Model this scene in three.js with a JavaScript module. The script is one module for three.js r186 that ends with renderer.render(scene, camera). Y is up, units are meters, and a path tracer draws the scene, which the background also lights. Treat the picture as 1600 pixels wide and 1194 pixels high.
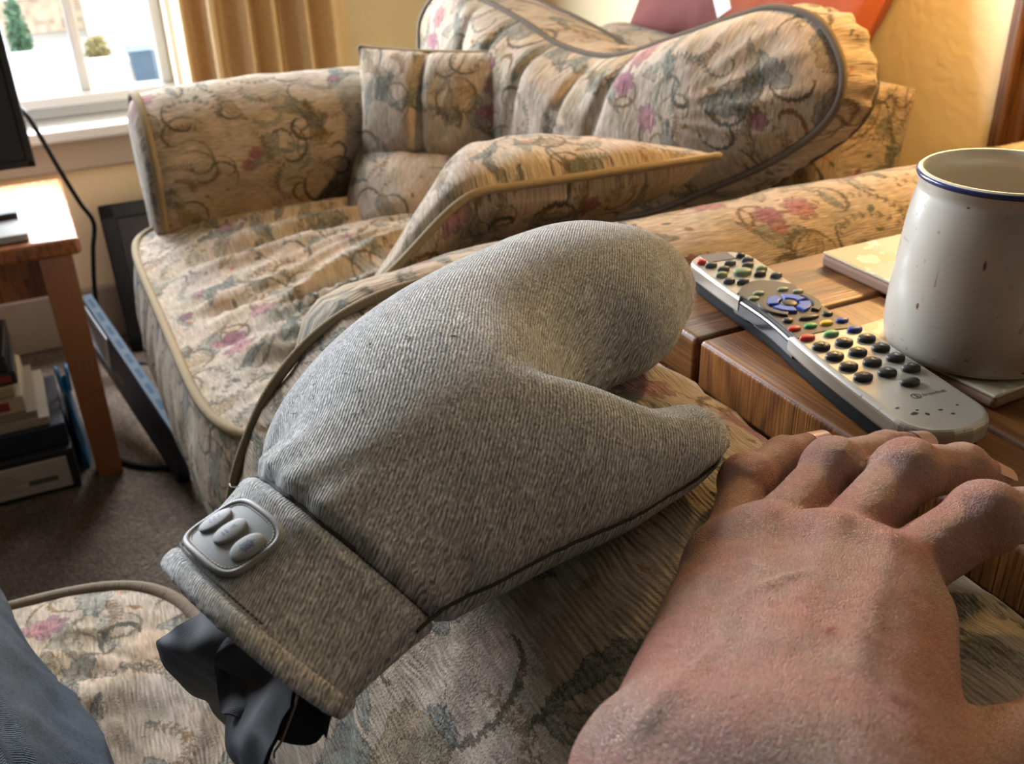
import * as THREE from 'three';
import { RoundedBoxGeometry } from 'three/addons/geometries/RoundedBoxGeometry.js';
import { ImprovedNoise } from 'three/addons/math/ImprovedNoise.js';
import { mergeGeometries, mergeVertices } from 'three/addons/utils/BufferGeometryUtils.js';
import { RectAreaLightUniformsLib } from 'three/addons/lights/RectAreaLightUniformsLib.js';

// ---------- camera, sky, daylight, exposure ----------
const scene = new THREE.Scene();
const camera = new THREE.PerspectiveCamera(2 * Math.atan(597 / 1560) * 180 / Math.PI, 1600 / 1194, 0.02, 200);
camera.position.set(0, 0.92, 0);
camera.rotation.set(-28 * Math.PI / 180, -25 * Math.PI / 180, -0.033, 'YXZ');
camera.focus = 0.40;
camera.userData.fStop = 20;
const renderer = new THREE.WebGLRenderer({ antialias: true });
renderer.toneMapping = THREE.LinearToneMapping;
renderer.toneMappingExposure = 0.54;
renderer.shadowMap.enabled = true;
renderer.shadowMap.type = THREE.PCFSoftShadowMap;
RectAreaLightUniformsLib.init();
scene.background = new THREE.Color(7.5, 8.0, 8.6);          // overcast white sky
const daylight = new THREE.RectAreaLight(new THREE.Color(0.84, 0.91, 1.0), 70, 1.36, 1.20);   // daylight of the sash window
daylight.name = 'window_daylight';
daylight.position.set(-0.42, 1.12, -2.16);
daylight.lookAt(-0.42, 1.12, 0);
scene.add(daylight);

// ---------- helpers ----------
const D2R = Math.PI / 180, { sin, cos, abs, min, max, sqrt, exp, pow, PI, floor, hypot } = Math;
const clamp = (x, a = 0, b = 1) => min(b, max(a, x)), mix = (a, b, t) => a + (b - a) * t;
const smooth = (a, b, x) => { const t = clamp((x - a) / (b - a)); return t * t * (3 - 2 * t); };
function rng(seed) { let s = seed | 0; return () => { s = (s + 0x6d2b79f5) | 0; let t = Math.imul(s ^ (s >>> 15), 1 | s); t = (t + Math.imul(t ^ (t >>> 7), 61 | t)) ^ t; return ((t ^ (t >>> 14)) >>> 0) / 4294967296; }; }
const IN = new ImprovedNoise();
const noise = (x, y, z = 0) => IN.noise(x + 100.3, y + 57.1, z + 31.7);
const fbm = (x, y, z = 0, o = 4) => { let a = 0.5, s = 0; for (let i = 0; i < o; i++) { s += a * noise(x, y, z); x *= 2.03; y *= 2.03; z *= 2.03; a *= 0.5; } return s; };
// noise on a lattice that repeats after px by py cells
function hash2(i, j, s) { let h = Math.imul(i, 374761393) ^ Math.imul(j, 668265263) ^ Math.imul(s + 11, 2147483647 - 7919 * s); h = Math.imul(h ^ (h >>> 13), 1274126177); return ((h ^ (h >>> 16)) >>> 0) / 4294967296; }
function tnoise(x, y, px, py, s = 0) {
  const i = floor(x), j = floor(y), u = x - i, v = y - j, a = u * u * (3 - 2 * u), b = v * v * (3 - 2 * v);
  const I = ((i % px) + px) % px, J = ((j % py) + py) % py, I1 = (I + 1) % px, J1 = (J + 1) % py;
  return mix(mix(hash2(I, J, s), hash2(I1, J, s), a), mix(hash2(I, J1, s), hash2(I1, J1, s), a), b);
}
const taken = {};
const numbered = (n) => { taken[n] = (taken[n] ?? -1) + 1; return taken[n] ? n + '_' + String(taken[n]).padStart(3, '0') : n; };
function thing(name, label, category, [x, y, z] = [0, 0, 0], turn = 0, group) {
  const o = new THREE.Group(); o.name = numbered(name); scene.add(o);
  o.position.set(x, y, z); o.rotation.y = turn; o.userData = { label, category };
  if (group) o.userData.group = group;
  return o;
}
function part(name, geometry, material, parent, label) {
  const m = new THREE.Mesh(geometry, material); m.name = name; m.castShadow = m.receiveShadow = true;
  if (label) m.userData.label = label;
  parent.add(m); return m;
}
function single(name, geometry, material, label, category, [x, y, z] = [0, 0, 0], group) {
  const m = part(numbered(name), geometry, material, scene); m.position.set(x, y, z); m.userData = { label, category };
  if (group) m.userData.group = group;
  return m;
}
function struct(name, geometry, material, parent = scene) {
  const m = part(name, geometry, material, parent); m.userData = parent === scene ? { kind: 'structure' } : {}; return m;
}
const merge = (list) => mergeGeometries(list.map((g) => { const q = g.index ? g.toNonIndexed() : g; for (const k of Object.keys(q.attributes)) if (!['position', 'normal', 'uv'].includes(k)) q.deleteAttribute(k); return q; }));
// box with rounded edges, uv in metres
function rbox(w, h, d, r = 0.003, seg = 2, [x, y, z] = [0, 0, 0]) {
  const g = new RoundedBoxGeometry(w, h, d, seg, min(r, w / 2.01, h / 2.01, d / 2.01)), p = g.attributes.position, n = g.attributes.normal, uv = new Float32Array(p.count * 2);
  for (let i = 0; i < p.count; i++) {
    const ax = abs(n.getX(i)), ay = abs(n.getY(i)), az = abs(n.getZ(i));
    if (ay >= ax && ay >= az) { uv[2 * i] = p.getX(i); uv[2 * i + 1] = p.getZ(i); } else if (ax >= az) { uv[2 * i] = p.getZ(i); uv[2 * i + 1] = p.getY(i); } else { uv[2 * i] = p.getX(i); uv[2 * i + 1] = p.getY(i); }
  }
  g.setAttribute('uv', new THREE.BufferAttribute(uv, 2)); g.translate(x, y, z); return g;
}
// vertices at one place share one smooth normal
function weld(g) {
  const p = g.attributes.position, ix = g.index.array, key = new Map(), id = new Int32Array(p.count);
  for (let i = 0; i < p.count; i++) { const k = Math.round(p.getX(i) * 2e5) + '_' + Math.round(p.getY(i) * 2e5) + '_' + Math.round(p.getZ(i) * 2e5); if (!key.has(k)) key.set(k, key.size); id[i] = key.get(k); }
  const N = new Float64Array(key.size * 3), P = p.array;
  for (let t = 0; t < ix.length; t += 3) {
    const [a, b, c] = [ix[t] * 3, ix[t + 1] * 3, ix[t + 2] * 3];
    const ux = P[b] - P[a], uy = P[b + 1] - P[a + 1], uz = P[b + 2] - P[a + 2], vx = P[c] - P[a], vy = P[c + 1] - P[a + 1], vz = P[c + 2] - P[a + 2];
    const nx = uy * vz - uz * vy, ny = uz * vx - ux * vz, nz = ux * vy - uy * vx;
    for (const q of [a, b, c]) { const o = id[q / 3] * 3; N[o] += nx; N[o + 1] += ny; N[o + 2] += nz; }
  }
  const out = new Float32Array(p.count * 3);
  for (let i = 0; i < p.count; i++) { const o = id[i] * 3, l = hypot(N[o], N[o + 1], N[o + 2]) || 1; out[3 * i] = N[o] / l; out[3 * i + 1] = N[o + 1] / l; out[3 * i + 2] = N[o + 2] / l; }
  g.setAttribute('normal', new THREE.BufferAttribute(out, 3)); return g;
}
// surface over u, v in 0..1: fn -> [x, y, z], uvf -> metres
function surf(nu, nv, fn, uvf) {
  const P = [], U = [], I = [];
  for (let j = 0; j <= nv; j++) for (let i = 0; i <= nu; i++) { const u = i / nu, v = j / nv, p = fn(u, v); P.push(...p); U.push(...(uvf ? uvf(u, v, p) : [u, v])); }
  for (let j = 0; j < nv; j++) for (let i = 0; i < nu; i++) { const a = j * (nu + 1) + i, b = a + 1, c = a + nu + 1, d = c + 1; I.push(a, b, d, a, d, c); }
  const g = new THREE.BufferGeometry(); g.setAttribute('position', new THREE.Float32BufferAttribute(P, 3)); g.setAttribute('uv', new THREE.Float32BufferAttribute(U, 2)); g.setIndex(I); return weld(g);
}
function flip(g) { const a = g.index.array; for (let i = 0; i < a.length; i += 3) { const t = a[i + 1]; a[i + 1] = a[i + 2]; a[i + 2] = t; } return weld(g); }
const V = (a) => new THREE.Vector3(...a);
const curve = (pts, closed = false) => new THREE.CatmullRomCurve3(pts.map(V), closed, 'centripetal');
function tube(pts, r, n = 64, k = 8, closed = false) {
  const c = curve(pts, closed), g = new THREE.TubeGeometry(c, n, r, k, closed), L = c.getLength(), uv = g.attributes.uv;
  for (let i = 0; i < uv.count; i++) uv.setXY(i, uv.getX(i) * L, uv.getY(i) * 2 * PI * r);
  return g;
}
// a skin over the field f < 0 (naive surface nets)
function nets(f, lo, hi, h, uvf) {
  const nx = Math.ceil((hi[0] - lo[0]) / h) + 1, ny = Math.ceil((hi[1] - lo[1]) / h) + 1, nz = Math.ceil((hi[2] - lo[2]) / h) + 1, F = new Float32Array(nx * ny * nz);
  for (let k = 0, o = 0; k < nz; k++) for (let j = 0; j < ny; j++) for (let i = 0; i < nx; i++, o++) F[o] = f(lo[0] + i * h, lo[1] + j * h, lo[2] + k * h);
  const id = new Int32Array(nx * ny * nz).fill(-1), P = [], I = [], sx = 1, sy = nx, sz = nx * ny, C = [0, sx, sy, sx + sy, sz, sx + sz, sy + sz, sx + sy + sz];
  const E = [[0, 1], [2, 3], [4, 5], [6, 7], [0, 2], [1, 3], [4, 6], [5, 7], [0, 4], [1, 5], [2, 6], [3, 7]];
  for (let k = 0; k < nz - 1; k++) for (let j = 0; j < ny - 1; j++) for (let i = 0; i < nx - 1; i++) {
    const o = i + j * sy + k * sz; let m = 0;
    for (let c = 0; c < 8; c++) if (F[o + C[c]] < 0) m |= 1 << c;
    if (m === 0 || m === 255) continue;
    let x = 0, y = 0, z = 0, n = 0;
    for (const [a, b] of E) {
      const A = F[o + C[a]], B = F[o + C[b]];
      if ((A < 0) === (B < 0)) continue;
      const t = A / (A - B);
      x += mix(a & 1, b & 1, t); y += mix((a >> 1) & 1, (b >> 1) & 1, t); z += mix((a >> 2) & 1, (b >> 2) & 1, t); n++;
    }
    id[o] = P.length / 3; P.push(lo[0] + (i + x / n) * h, lo[1] + (j + y / n) * h, lo[2] + (k + z / n) * h);
  }
  const quad = (a, b, c, d, turn) => { if (turn) I.push(a, c, b, a, d, c); else I.push(a, b, c, a, c, d); };
  for (let k = 1; k < nz - 1; k++) for (let j = 1; j < ny - 1; j++) for (let i = 1; i < nx - 1; i++) {
    const o = i + j * sy + k * sz, s = F[o] < 0;
    if (s !== (F[o + sx] < 0)) quad(id[o - sy - sz], id[o - sz], id[o], id[o - sy], !s);
    if (s !== (F[o + sy] < 0)) quad(id[o - sx - sz], id[o - sx], id[o], id[o - sz], !s);
    if (s !== (F[o + sz] < 0)) quad(id[o - sx - sy], id[o - sy], id[o], id[o - sx], !s);
  }
  const g = new THREE.BufferGeometry(); g.setAttribute('position', new THREE.Float32BufferAttribute(P, 3)); g.setIndex(I);
  const U = new Float32Array(P.length / 3 * 2); for (let i = 0; i < P.length / 3; i++) { const q = uvf ? uvf(P[3 * i], P[3 * i + 1], P[3 * i + 2]) : [P[3 * i], P[3 * i + 2]]; U[2 * i] = q[0]; U[2 * i + 1] = q[1]; }
  g.setAttribute('uv', new THREE.BufferAttribute(U, 2)); g.computeVertexNormals(); return g;
}
const smin = (a, b, k) => { const h = max(k - abs(a - b), 0) / k; return min(a, b) - h * h * k * 0.25; };
// tapered capsule distance
function cap(x, y, z, A, B, ra, rb) {
  const bx = B[0] - A[0], by = B[1] - A[1], bz = B[2] - A[2], px = x - A[0], py = y - A[1], pz = z - A[2], t = clamp((px * bx + py * by + pz * bz) / (bx * bx + by * by + bz * bz));
  return hypot(px - bx * t, py - by * t, pz - bz * t) - mix(ra, rb, t);
}

// ---------- textures and materials ----------
function canvas(w, h, draw) { const c = document.createElement('canvas'); c.width = w; c.height = h; draw(c.getContext('2d'), w, h); return c; }
function ctex(c, metres, srgb = true) {
  const t = new THREE.CanvasTexture(c); t.wrapS = t.wrapT = THREE.RepeatWrapping; t.magFilter = THREE.LinearFilter;
  if (srgb) t.colorSpace = THREE.SRGBColorSpace;
  if (metres) t.repeat.set(1 / metres[0], 1 / metres[1]);
  return t;
}
// grey height or colour field computed pixel by pixel, fn(x, y) -> number 0..1 or [r, g, b] 0..255
function dtex(n, fn, metres, srgb = false) {
  const d = new Uint8Array(n * n * 4);
  for (let y = 0, o = 0; y < n; y++) for (let x = 0; x < n; x++, o += 4) { const v = fn(x / n, y / n); if (v.length) { d[o] = clamp(v[0], 0, 255); d[o + 1] = clamp(v[1], 0, 255); d[o + 2] = clamp(v[2], 0, 255); } else d[o] = d[o + 1] = d[o + 2] = clamp(v) * 255; d[o + 3] = 255; }
  const t = new THREE.DataTexture(d, n, n); t.wrapS = t.wrapT = THREE.RepeatWrapping; t.magFilter = THREE.LinearFilter; t.minFilter = THREE.LinearFilter;
  if (srgb) t.colorSpace = THREE.SRGBColorSpace;
  t.repeat.set(1 / metres[0], 1 / metres[1]); t.needsUpdate = true; return t;
}
const tfbm = (x, y, p, s, o = 4) => { let a = 0.5, v = 0, q = p; for (let i = 0; i < o; i++) { v += a * tnoise(x * q, y * q, q, q, s + i); q *= 2; a *= 0.5; } return v / (1 - pow(0.5, o)); };
const mat = (o) => new THREE.MeshPhysicalMaterial({ roughness: 0.8, ...o });

// floral tapestry cloth: scrolls, acanthus leaves and faded mauve flowers on beige
const S = 2048, floralCanvas = canvas(S, S, (g) => {
  const r = rng(7);
  g.fillStyle = '#ad9b89'; g.fillRect(0, 0, S, S);
  const wrap = (x, y, rad, fn) => { for (const dx of [-S, 0, S]) for (const dy of [-S, 0, S]) { if (x + dx < -rad || x + dx > S + rad || y + dy < -rad || y + dy > S + rad) continue; g.save(); g.translate(x + dx, y + dy); fn(); g.restore(); } };
  const patchy = ['#a5967c', '#b5aa94', '#9f937c', '#b0a48c', '#a39880'];
  for (let i = 0; i < 170; i++) { const x = r() * S, y = r() * S, a = r() * 7, w = 40 + r() * 110, h = 20 + r() * 50, c = patchy[i % 5]; wrap(x, y, 200, () => { g.rotate(a); g.globalAlpha = 0.3; g.fillStyle = c; g.beginPath(); g.ellipse(0, 0, w, h, 0, 0, 7); g.fill(); }); }
  g.globalAlpha = 1; g.lineCap = 'round'; g.lineJoin = 'round';
  const scroll = (R, w, col, turn) => { g.strokeStyle = col; for (let k = 0; k < 34; k++) { const t0 = k / 34, t1 = (k + 1.3) / 34, p = (t) => { const a = t * turn, q = R * (1 - 0.82 * t); return [cos(a) * q, sin(a) * q]; }; g.lineWidth = w * (0.35 + 0.9 * sin(PI * min(1, t0 * 1.05))); g.beginPath(); g.moveTo(...p(t0)); g.lineTo(...p(t1)); g.stroke(); } };
  const leaf = (L, W, fill, line, bend, n) => {
    const spine = (t) => [L * (t - 0.5), bend * sin(t * PI) * L], edge = (t, s) => { const [x, y] = spine(t), lob = 0.68 + 0.32 * abs(sin(t * PI * n)); return [x - 0.04 * L * cos(t * 9), y + s * W * sin(PI * pow(t, 0.75)) * lob]; };
    g.beginPath(); for (let i = 0; i <= 50; i++) { const p = edge(i / 50, 1); i ? g.lineTo(...p) : g.moveTo(...p); } for (let i = 50; i >= 0; i--) g.lineTo(...edge(i / 50, -1)); g.closePath();
    g.fillStyle = fill; g.globalAlpha = 0.5; g.fill(); g.strokeStyle = line; g.lineWidth = 6; g.globalAlpha = 0.6; g.stroke();
    g.lineWidth = 4; g.beginPath(); for (let i = 0; i <= 20; i++) { const p = spine(i / 20); i ? g.lineTo(...p) : g.moveTo(...p); } g.stroke();
    g.lineWidth = 2.5; g.globalAlpha = 0.45; for (let i = 2; i < 19; i++) for (const s of [-1, 1]) { const a = spine(i / 20), b = edge(min(1, i / 20 + 0.09), s * 0.8); g.beginPath(); g.moveTo(...a); g.lineTo(...b); g.stroke(); }
    g.globalAlpha = 1;
  };
  const flower = (R, a, b, line) => {
    for (let ring = 0; ring < 2; ring++) for (let k = 0; k < 7; k++) { const an = k * PI * 2 / 7 + ring * 0.4, q = R * (ring ? 0.36 : 0.64); g.save(); g.rotate(an); g.translate(q, 0); g.fillStyle = ring ? b : a; g.globalAlpha = 0.8; g.beginPath(); g.ellipse(0, 0, R * 0.42, R * 0.31, 0, 0, 7); g.fill(); g.strokeStyle = line; g.globalAlpha = 0.5; g.lineWidth = 4; g.stroke(); g.restore(); }
    g.globalAlpha = 0.85; g.fillStyle = '#7c555a'; g.beginPath(); g.arc(0, 0, R * 0.17, 0, 7); g.fill(); g.globalAlpha = 1;
  };
  for (let i = 0; i < 60; i++) { const x = r() * S, y = r() * S, a = r() * 7, R = 110 + r() * 130, w = 8 + r() * 13, tn = (r() < 0.5 ? 1 : -1) * (2.4 + r() * 3.2), c = ['#5a4f40', '#665541', '#4b493f', '#6e6352', '#735839'][i % 5]; wrap(x, y, 300, () => { g.rotate(a); g.globalAlpha = 0.55; scroll(R, w, c, tn); }); }
  const LF = [['#7f8378', '#4c4a42'], ['#757b76', '#464743'], ['#8a8675', '#5a5040'], ['#6d736f', '#4a4238'], ['#937f60', '#614c32']];
  for (let i = 0; i < 66; i++) { const x = r() * S, y = r() * S, a = r() * 7, L = 130 + r() * 190, w = 26 + r() * 40, b = (r() - 0.5) * 0.5, n = 3 + floor(r() * 4), c = LF[floor(r() * 5)]; wrap(x, y, 300, () => { g.rotate(a); leaf(L, w, c[0], c[1], b, n); }); }
  for (let i = 0; i < 11; i++) { const x = r() * S, y = r() * S, a = r() * 7, R = 38 + r() * 40; wrap(x, y, 200, () => { g.rotate(a); flower(R, ['#84686b', '#8f7671', '#806569'][i % 3], ['#94656d', '#a27876'][i % 2], '#6b4248'); }); }
  // fronds: curved stems set with small paired leaflets
  for (let i = 0; i < 60; i++) { const x = r() * S, y = r() * S, a = r() * 7, R = 90 + r() * 120, sw = 1.2 + r() * 1.6, c = ['#50493d', '#5d5a4e', '#6a5138', '#575d57'][i % 4], s1 = r() < 0.5 ? 1 : -1; wrap(x, y, 260, () => { g.rotate(a); g.strokeStyle = g.fillStyle = c; g.globalAlpha = 0.6; g.lineWidth = 5; g.beginPath(); g.arc(0, R * s1, R, -s1 * PI / 2, -s1 * PI / 2 + s1 * sw, s1 < 0); g.stroke(); for (let k = 1; k < 12; k++) { const q = -s1 * PI / 2 + s1 * sw * k / 12, px = R * cos(q), py = R * s1 + R * sin(q); for (const e of [-1, 1]) { g.save(); g.translate(px, py); g.rotate(q + PI / 2 * s1 + e * 0.9); g.beginPath(); g.ellipse(15, 0, 16 - k * 0.6, 5.5, 0, 0, 7); g.fill(); g.restore(); } } g.globalAlpha = 1; }); }
  for (let i = 0; i < 70; i++) { const x = r() * S, y = r() * S, a = r() * 7, w = 10 + r() * 16, c = ['#5a5a50', '#7a5a3c', '#8f7d5e', '#a4705c'][i % 4], q = r(); wrap(x, y, 60, () => { g.rotate(a); g.globalAlpha = 0.8; g.fillStyle = c; g.beginPath(); g.ellipse(0, 0, w, w * (0.3 + q * 0.5), 0, 0, 7); g.fill(); }); }
  // yarn: broken hatching of the weave runs through every colour
  const im = g.getImageData(0, 0, S, S), d = im.data, src = d.slice();
  for (let y = 0, o = 0; y < S; y++) for (let x = 0; x < S; x++, o += 4) { // ragged edges: each pick of yarn starts early or late
    const jx = Math.round(8 * (tnoise(x / 6, y / 14, 341, 146, 21) - 0.5) + 6 * (hash2(x >> 1, y >> 2, 22) - 0.5)), jy = Math.round(14 * (tnoise(x / 5, y / 30, 409, 68, 23) - 0.5) + 8 * (hash2(x >> 1, y >> 2, 24) - 0.5)), q = (((y + jy + S) % S) * S + (x + jx + S) % S) * 4;
    d[o] = src[q]; d[o + 1] = src[q + 1]; d[o + 2] = src[q + 2];
  }
  for (let y = 0, o = 0; y < S; y++) for (let x = 0; x < S; x++, o += 4) {
    const m = 0.80 + 0.22 * tnoise(x / 5, y / 34, 409, 60, 3) + 0.18 * (hash2(x, y, 5) - 0.5) + 0.12 * (tnoise(x / 90, y / 90, 22, 22, 4) - 0.5);
    const gold = 0.10 * (tnoise(x / 150, y / 150, 13, 13, 8) - 0.4);
    d[o] *= m; d[o + 1] *= m * (1 - gold * 0.35); d[o + 2] *= m * (1 - gold);
  }
  g.putImageData(im, 0, 0);
});
const floralMap = ctex(floralCanvas, [0.44, 0.44]);
const weaveBump = dtex(1024, (x, y) => { const w = 0.9 * tnoise(x * 16, y * 10, 16, 10, 1), rib = 0.5 + 0.5 * sin((x * 64 + 1.5 * w) * 2 * PI); return 0.34 * rib * (0.2 + 0.8 * tnoise(x * 64, y * 24, 64, 24, 2)) + 0.5 * tnoise(x * 56, y * 20, 56, 20, 5) + 0.15 * tnoise(x * 256, y * 256, 256, 256, 6); }, [0.16, 0.16]);
const floral = mat({ map: floralMap, bumpMap: weaveBump, bumpScale: 0.0012, roughness: 0.93, specularIntensity: 0.25, sheen: 0.25, sheenColor: new THREE.Color(0.9, 0.88, 0.8), sheenRoughness: 0.6 });
const pipingMat = mat({ color: '#8b7a5f', roughness: 0.9, bumpMap: weaveBump, bumpScale: 0.0006, specularIntensity: 0.3 });
const pipingDark = mat({ color: '#5d5348', roughness: 0.9, specularIntensity: 0.3 });

// grey heather jersey of the mitten: flecked yarn in diagonal ribs
const heather = (x, y) => {
  const rib = 0.5 + 0.5 * sin(2 * PI * (x * 40 + y * 40 + 0.35 * tnoise(x * 30, y * 30, 30, 30, 9)));
  const fleck = tnoise((x + y) * 100, (x - y) * 50 + 100, 100, 100, 1), fl2 = tnoise(x * 60, y * 60, 60, 60, 2), fine = tnoise(x * 300, y * 300, 300, 300, 3), big = tnoise(x * 9, y * 9, 9, 9, 4);
  let v = 166 + 38 * (rib - 0.5) + 22 * (fine - 0.5) + 18 * (fl2 - 0.5) + 10 * (big - 0.5);
  v -= 36 * smooth(0.5, 0.78, fleck * 0.72 + fl2 * 0.28); v += 26 * smooth(0.62, 0.85, 1 - fleck);
  return [v * 0.99, v * 0.985, v * 0.97];
};
const heatherMap = dtex(1024, heather, [0.085, 0.085], true);
const heatherBump = dtex(1024, (x, y) => { const r = 0.5 + 0.5 * sin(2 * PI * (x * 40 + y * 40 + 0.35 * tnoise(x * 30, y * 30, 30, 30, 9))); return 0.55 * r + 0.25 * tnoise(x * 120, y * 120, 120, 120, 3) + 0.2 * tnoise(x * 400, y * 400, 400, 400, 5); }, [0.085, 0.085]);
const mittenMat = mat({ map: heatherMap, bumpMap: heatherBump, bumpScale: 0.00045, roughness: 0.95, specularIntensity: 0.2, sheen: 0.5, sheenColor: new THREE.Color(0.75, 0.77, 0.8), sheenRoughness: 0.5 });
const seamMat = mat({ color: '#35332f', roughness: 0.9 });
const liningMat = mat({ color: '#20222a', roughness: 0.55, sheen: 0.4, sheenColor: new THREE.Color(0.5, 0.55, 0.65), sheenRoughness: 0.4, bumpMap: dtex(256, (x, y) => 0.5 + 0.25 * sin(x * 64 * PI) + 0.25 * sin(y * 64 * PI), [0.02, 0.02]), bumpScale: 0.0002 });
const rubber = mat({ color: '#7c7c79', roughness: 0.62, specularIntensity: 0.5 });
const rubberRim = mat({ color: '#77746e', roughness: 0.55 });
const whiteThread = mat({ color: '#c9c7c0', roughness: 0.8 });

// skin
const skinMap = dtex(1024, (x, y) => {
  const a = tfbm(x, y, 6, 1), b = tfbm(x, y, 24, 2), c = tnoise(x * 170, y * 170, 170, 170, 3), d = 0.35 * smooth(0.90, 0.98, tnoise(x * 46, y * 46, 46, 46, 7));
  const k = 1 + 0.10 * (b - 0.5) + 0.09 * (c - 0.5);
  return [k * (186 + 14 * (a - 0.5)) - 10 * d, k * (142 + 26 * (0.5 - a)) - 34 * d, k * (126 + 24 * (0.5 - a)) - 30 * d];
}, [0.12, 0.12], true);
const creaseLine = (x, y, n, s) => { // web of shallow furrows: borders between cells
  let f1 = 9, f2 = 9; const X = x * n, Y = y * n, i = floor(X), j = floor(Y);
  for (let a = -1; a <= 1; a++) for (let b = -1; b <= 1; b++) { const I = ((i + a) % n + n) % n, J = ((j + b) % n + n) % n, dx = i + a + hash2(I, J, s) - X, dy = j + b + hash2(I, J, s + 1) - Y, q = hypot(dx * 1.7, dy); if (q < f1) { f2 = f1; f1 = q; } else if (q < f2) f2 = q; }
  return smooth(0, 0.28, f2 - f1);
};
const skinBump = dtex(1024, (x, y) => 0.42 * creaseLine(x, y, 54, 3) + 0.30 * creaseLine(x, y, 90, 9) + 0.28 * tfbm(x, y, 50, 4, 3), [0.05, 0.05]);
const skin = mat({ map: skinMap, vertexColors: true, bumpMap: skinBump, bumpScale: 0.0014, roughness: 0.40, specularIntensity: 0.6 });
const nailMat = mat({ color: '#cf9f8b', roughness: 0.3, clearcoat: 0.2 });

// wood
const woodTex = (c0, c1, c2, seed) => dtex(1024, (x, y) => {   // grain runs along v
  const wv = 0.55 * tfbm(x, y * 0.5, 4, seed), ring = 0.5 + 0.5 * sin((x * 9 + wv * 9) * 2 * PI), fib = tnoise(x * 220, y * 10, 220, 10, seed + 3), f2 = tnoise(x * 90, y * 5, 90, 5, seed + 4), t = clamp(0.45 * ring * ring + 0.35 * f2 + 0.15 * fib), k = 0.88 + 0.2 * fib + 0.06 * (tfbm(x, y, 8, seed + 6) - 0.5);
  return [0, 1, 2].map((i) => k * (t < 0.5 ? mix(c0[i], c1[i], t * 2) : mix(c1[i], c2[i], t * 2 - 1)));
}, [0.22, 0.55], true);
const oakMap = woodTex([160, 106, 50], [134, 82, 36], [88, 50, 22], 1), oakMap2 = woodTex([142, 94, 46], [116, 72, 33], [76, 44, 20], 21);
const woodBump = dtex(512, (x, y) => 0.6 * tnoise(x * 120, y * 5, 120, 5, 4) + 0.4 * tnoise(x * 40, y * 30, 40, 30, 6), [0.11, 0.3]);
const oak = mat({ map: oakMap, bumpMap: woodBump, bumpScale: 0.0003, roughness: 0.42, clearcoat: 0.25, clearcoatRoughness: 0.35 }), oakB = mat({ map: oakMap2, bumpMap: woodBump, bumpScale: 0.0003, roughness: 0.42, clearcoat: 0.25, clearcoatRoughness: 0.35 });
const standMap = woodTex([176, 112, 58], [150, 86, 40], [112, 60, 28], 31);
const pine = mat({ map: standMap, bumpMap: woodBump, bumpScale: 0.0002, roughness: 0.25, clearcoat: 0.4, clearcoatRoughness: 0.22 });
const darkWood = mat({ map: woodTex([112, 74, 40], [82, 52, 28], [48, 30, 16], 41), roughness: 0.4, clearcoat: 0.2 });

const carpet = mat({ map: dtex(512, (x, y) => { const v = 0.72 + 0.34 * tnoise(x * 128, y * 128, 128, 128, 1) + 0.2 * (tfbm(x, y, 8, 5) - 0.5); return [112 * v, 98 * v, 86 * v]; }, [0.35, 0.35], true), bumpMap: dtex(512, (x, y) => tnoise(x * 128, y * 128, 128, 128, 2), [0.35, 0.35]), bumpScale: 0.004, roughness: 1, specularIntensity: 0.1 });
const wallMat = mat({ map: dtex(512, (x, y) => { const v = 1 + 0.05 * (tfbm(x, y, 8, 2) - 0.5); return [232 * v, 214 * v, 176 * v]; }, [0.8, 0.8], true), bumpMap: dtex(512, (x, y) => tfbm(x, y, 40, 3, 3), [0.4, 0.4]), bumpScale: 0.0008, roughness: 0.9, specularIntensity: 0.3 });
const brownWall = mat({ color: '#2e2720', roughness: 0.9 });
const ceilMat = mat({ color: '#5b544a', roughness: 0.95 });
const gloss = mat({ color: '#dcdcd8', roughness: 0.35 });
const glass = mat({ color: '#ffffff', transmission: 1, thickness: 0, roughness: 0, ior: 1.5 });
const curtainMat = mat({ map: dtex(512, (x, y) => { const v = 0.9 + 0.2 * tnoise(x * 8, y * 200, 8, 200, 1) * tnoise(x * 200, y * 8, 200, 8, 2) + 0.06 * (hash2(floor(x * 512), floor(y * 512), 2) - 0.5); return [238 * v, 208 * v, 160 * v]; }, [0.1, 0.1], true), roughness: 0.9, transmission: 0.12, thickness: 0, specularIntensity: 0.2 });
const blackPlastic = mat({ color: '#0c0d10', roughness: 0.35 }), mattBlack = mat({ color: '#0b0c0e', roughness: 0.6, specularIntensity: 0.3 });

// ---------- the room ----------
const RX0 = -2.9, RX1 = 1.06, RZ0 = -2.2, RZ1 = 2.6, RH = 2.4, TH = 0.22;
struct('floor', rbox(RX1 - RX0 + 2 * TH, 0.1, RZ1 - RZ0 + 2 * TH, 0.001, 1, [(RX0 + RX1) / 2, -0.05, (RZ0 + RZ1) / 2]), carpet);
struct('ceiling', rbox(RX1 - RX0 + 2 * TH, 0.1, RZ1 - RZ0 + 2 * TH, 0.001, 1, [(RX0 + RX1) / 2, RH + 0.05, (RZ0 + RZ1) / 2]), ceilMat);
struct('wall_right', rbox(TH, RH, RZ1 - RZ0 + 2 * TH, 0.001, 1, [RX1 + TH / 2, RH / 2, (RZ0 + RZ1) / 2]), wallMat);
struct('wall_left', rbox(TH, RH, RZ1 - RZ0 + 2 * TH, 0.001, 1, [RX0 - TH / 2, RH / 2, (RZ0 + RZ1) / 2]), brownWall);
struct('wall_near', rbox(RX1 - RX0, RH, TH, 0.001, 1, [(RX0 + RX1) / 2, RH / 2, RZ1 + TH / 2]), brownWall);
const WX0 = -1.13, WX1 = 0.285, WY0 = 0.47, WY1 = 1.77;
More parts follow.
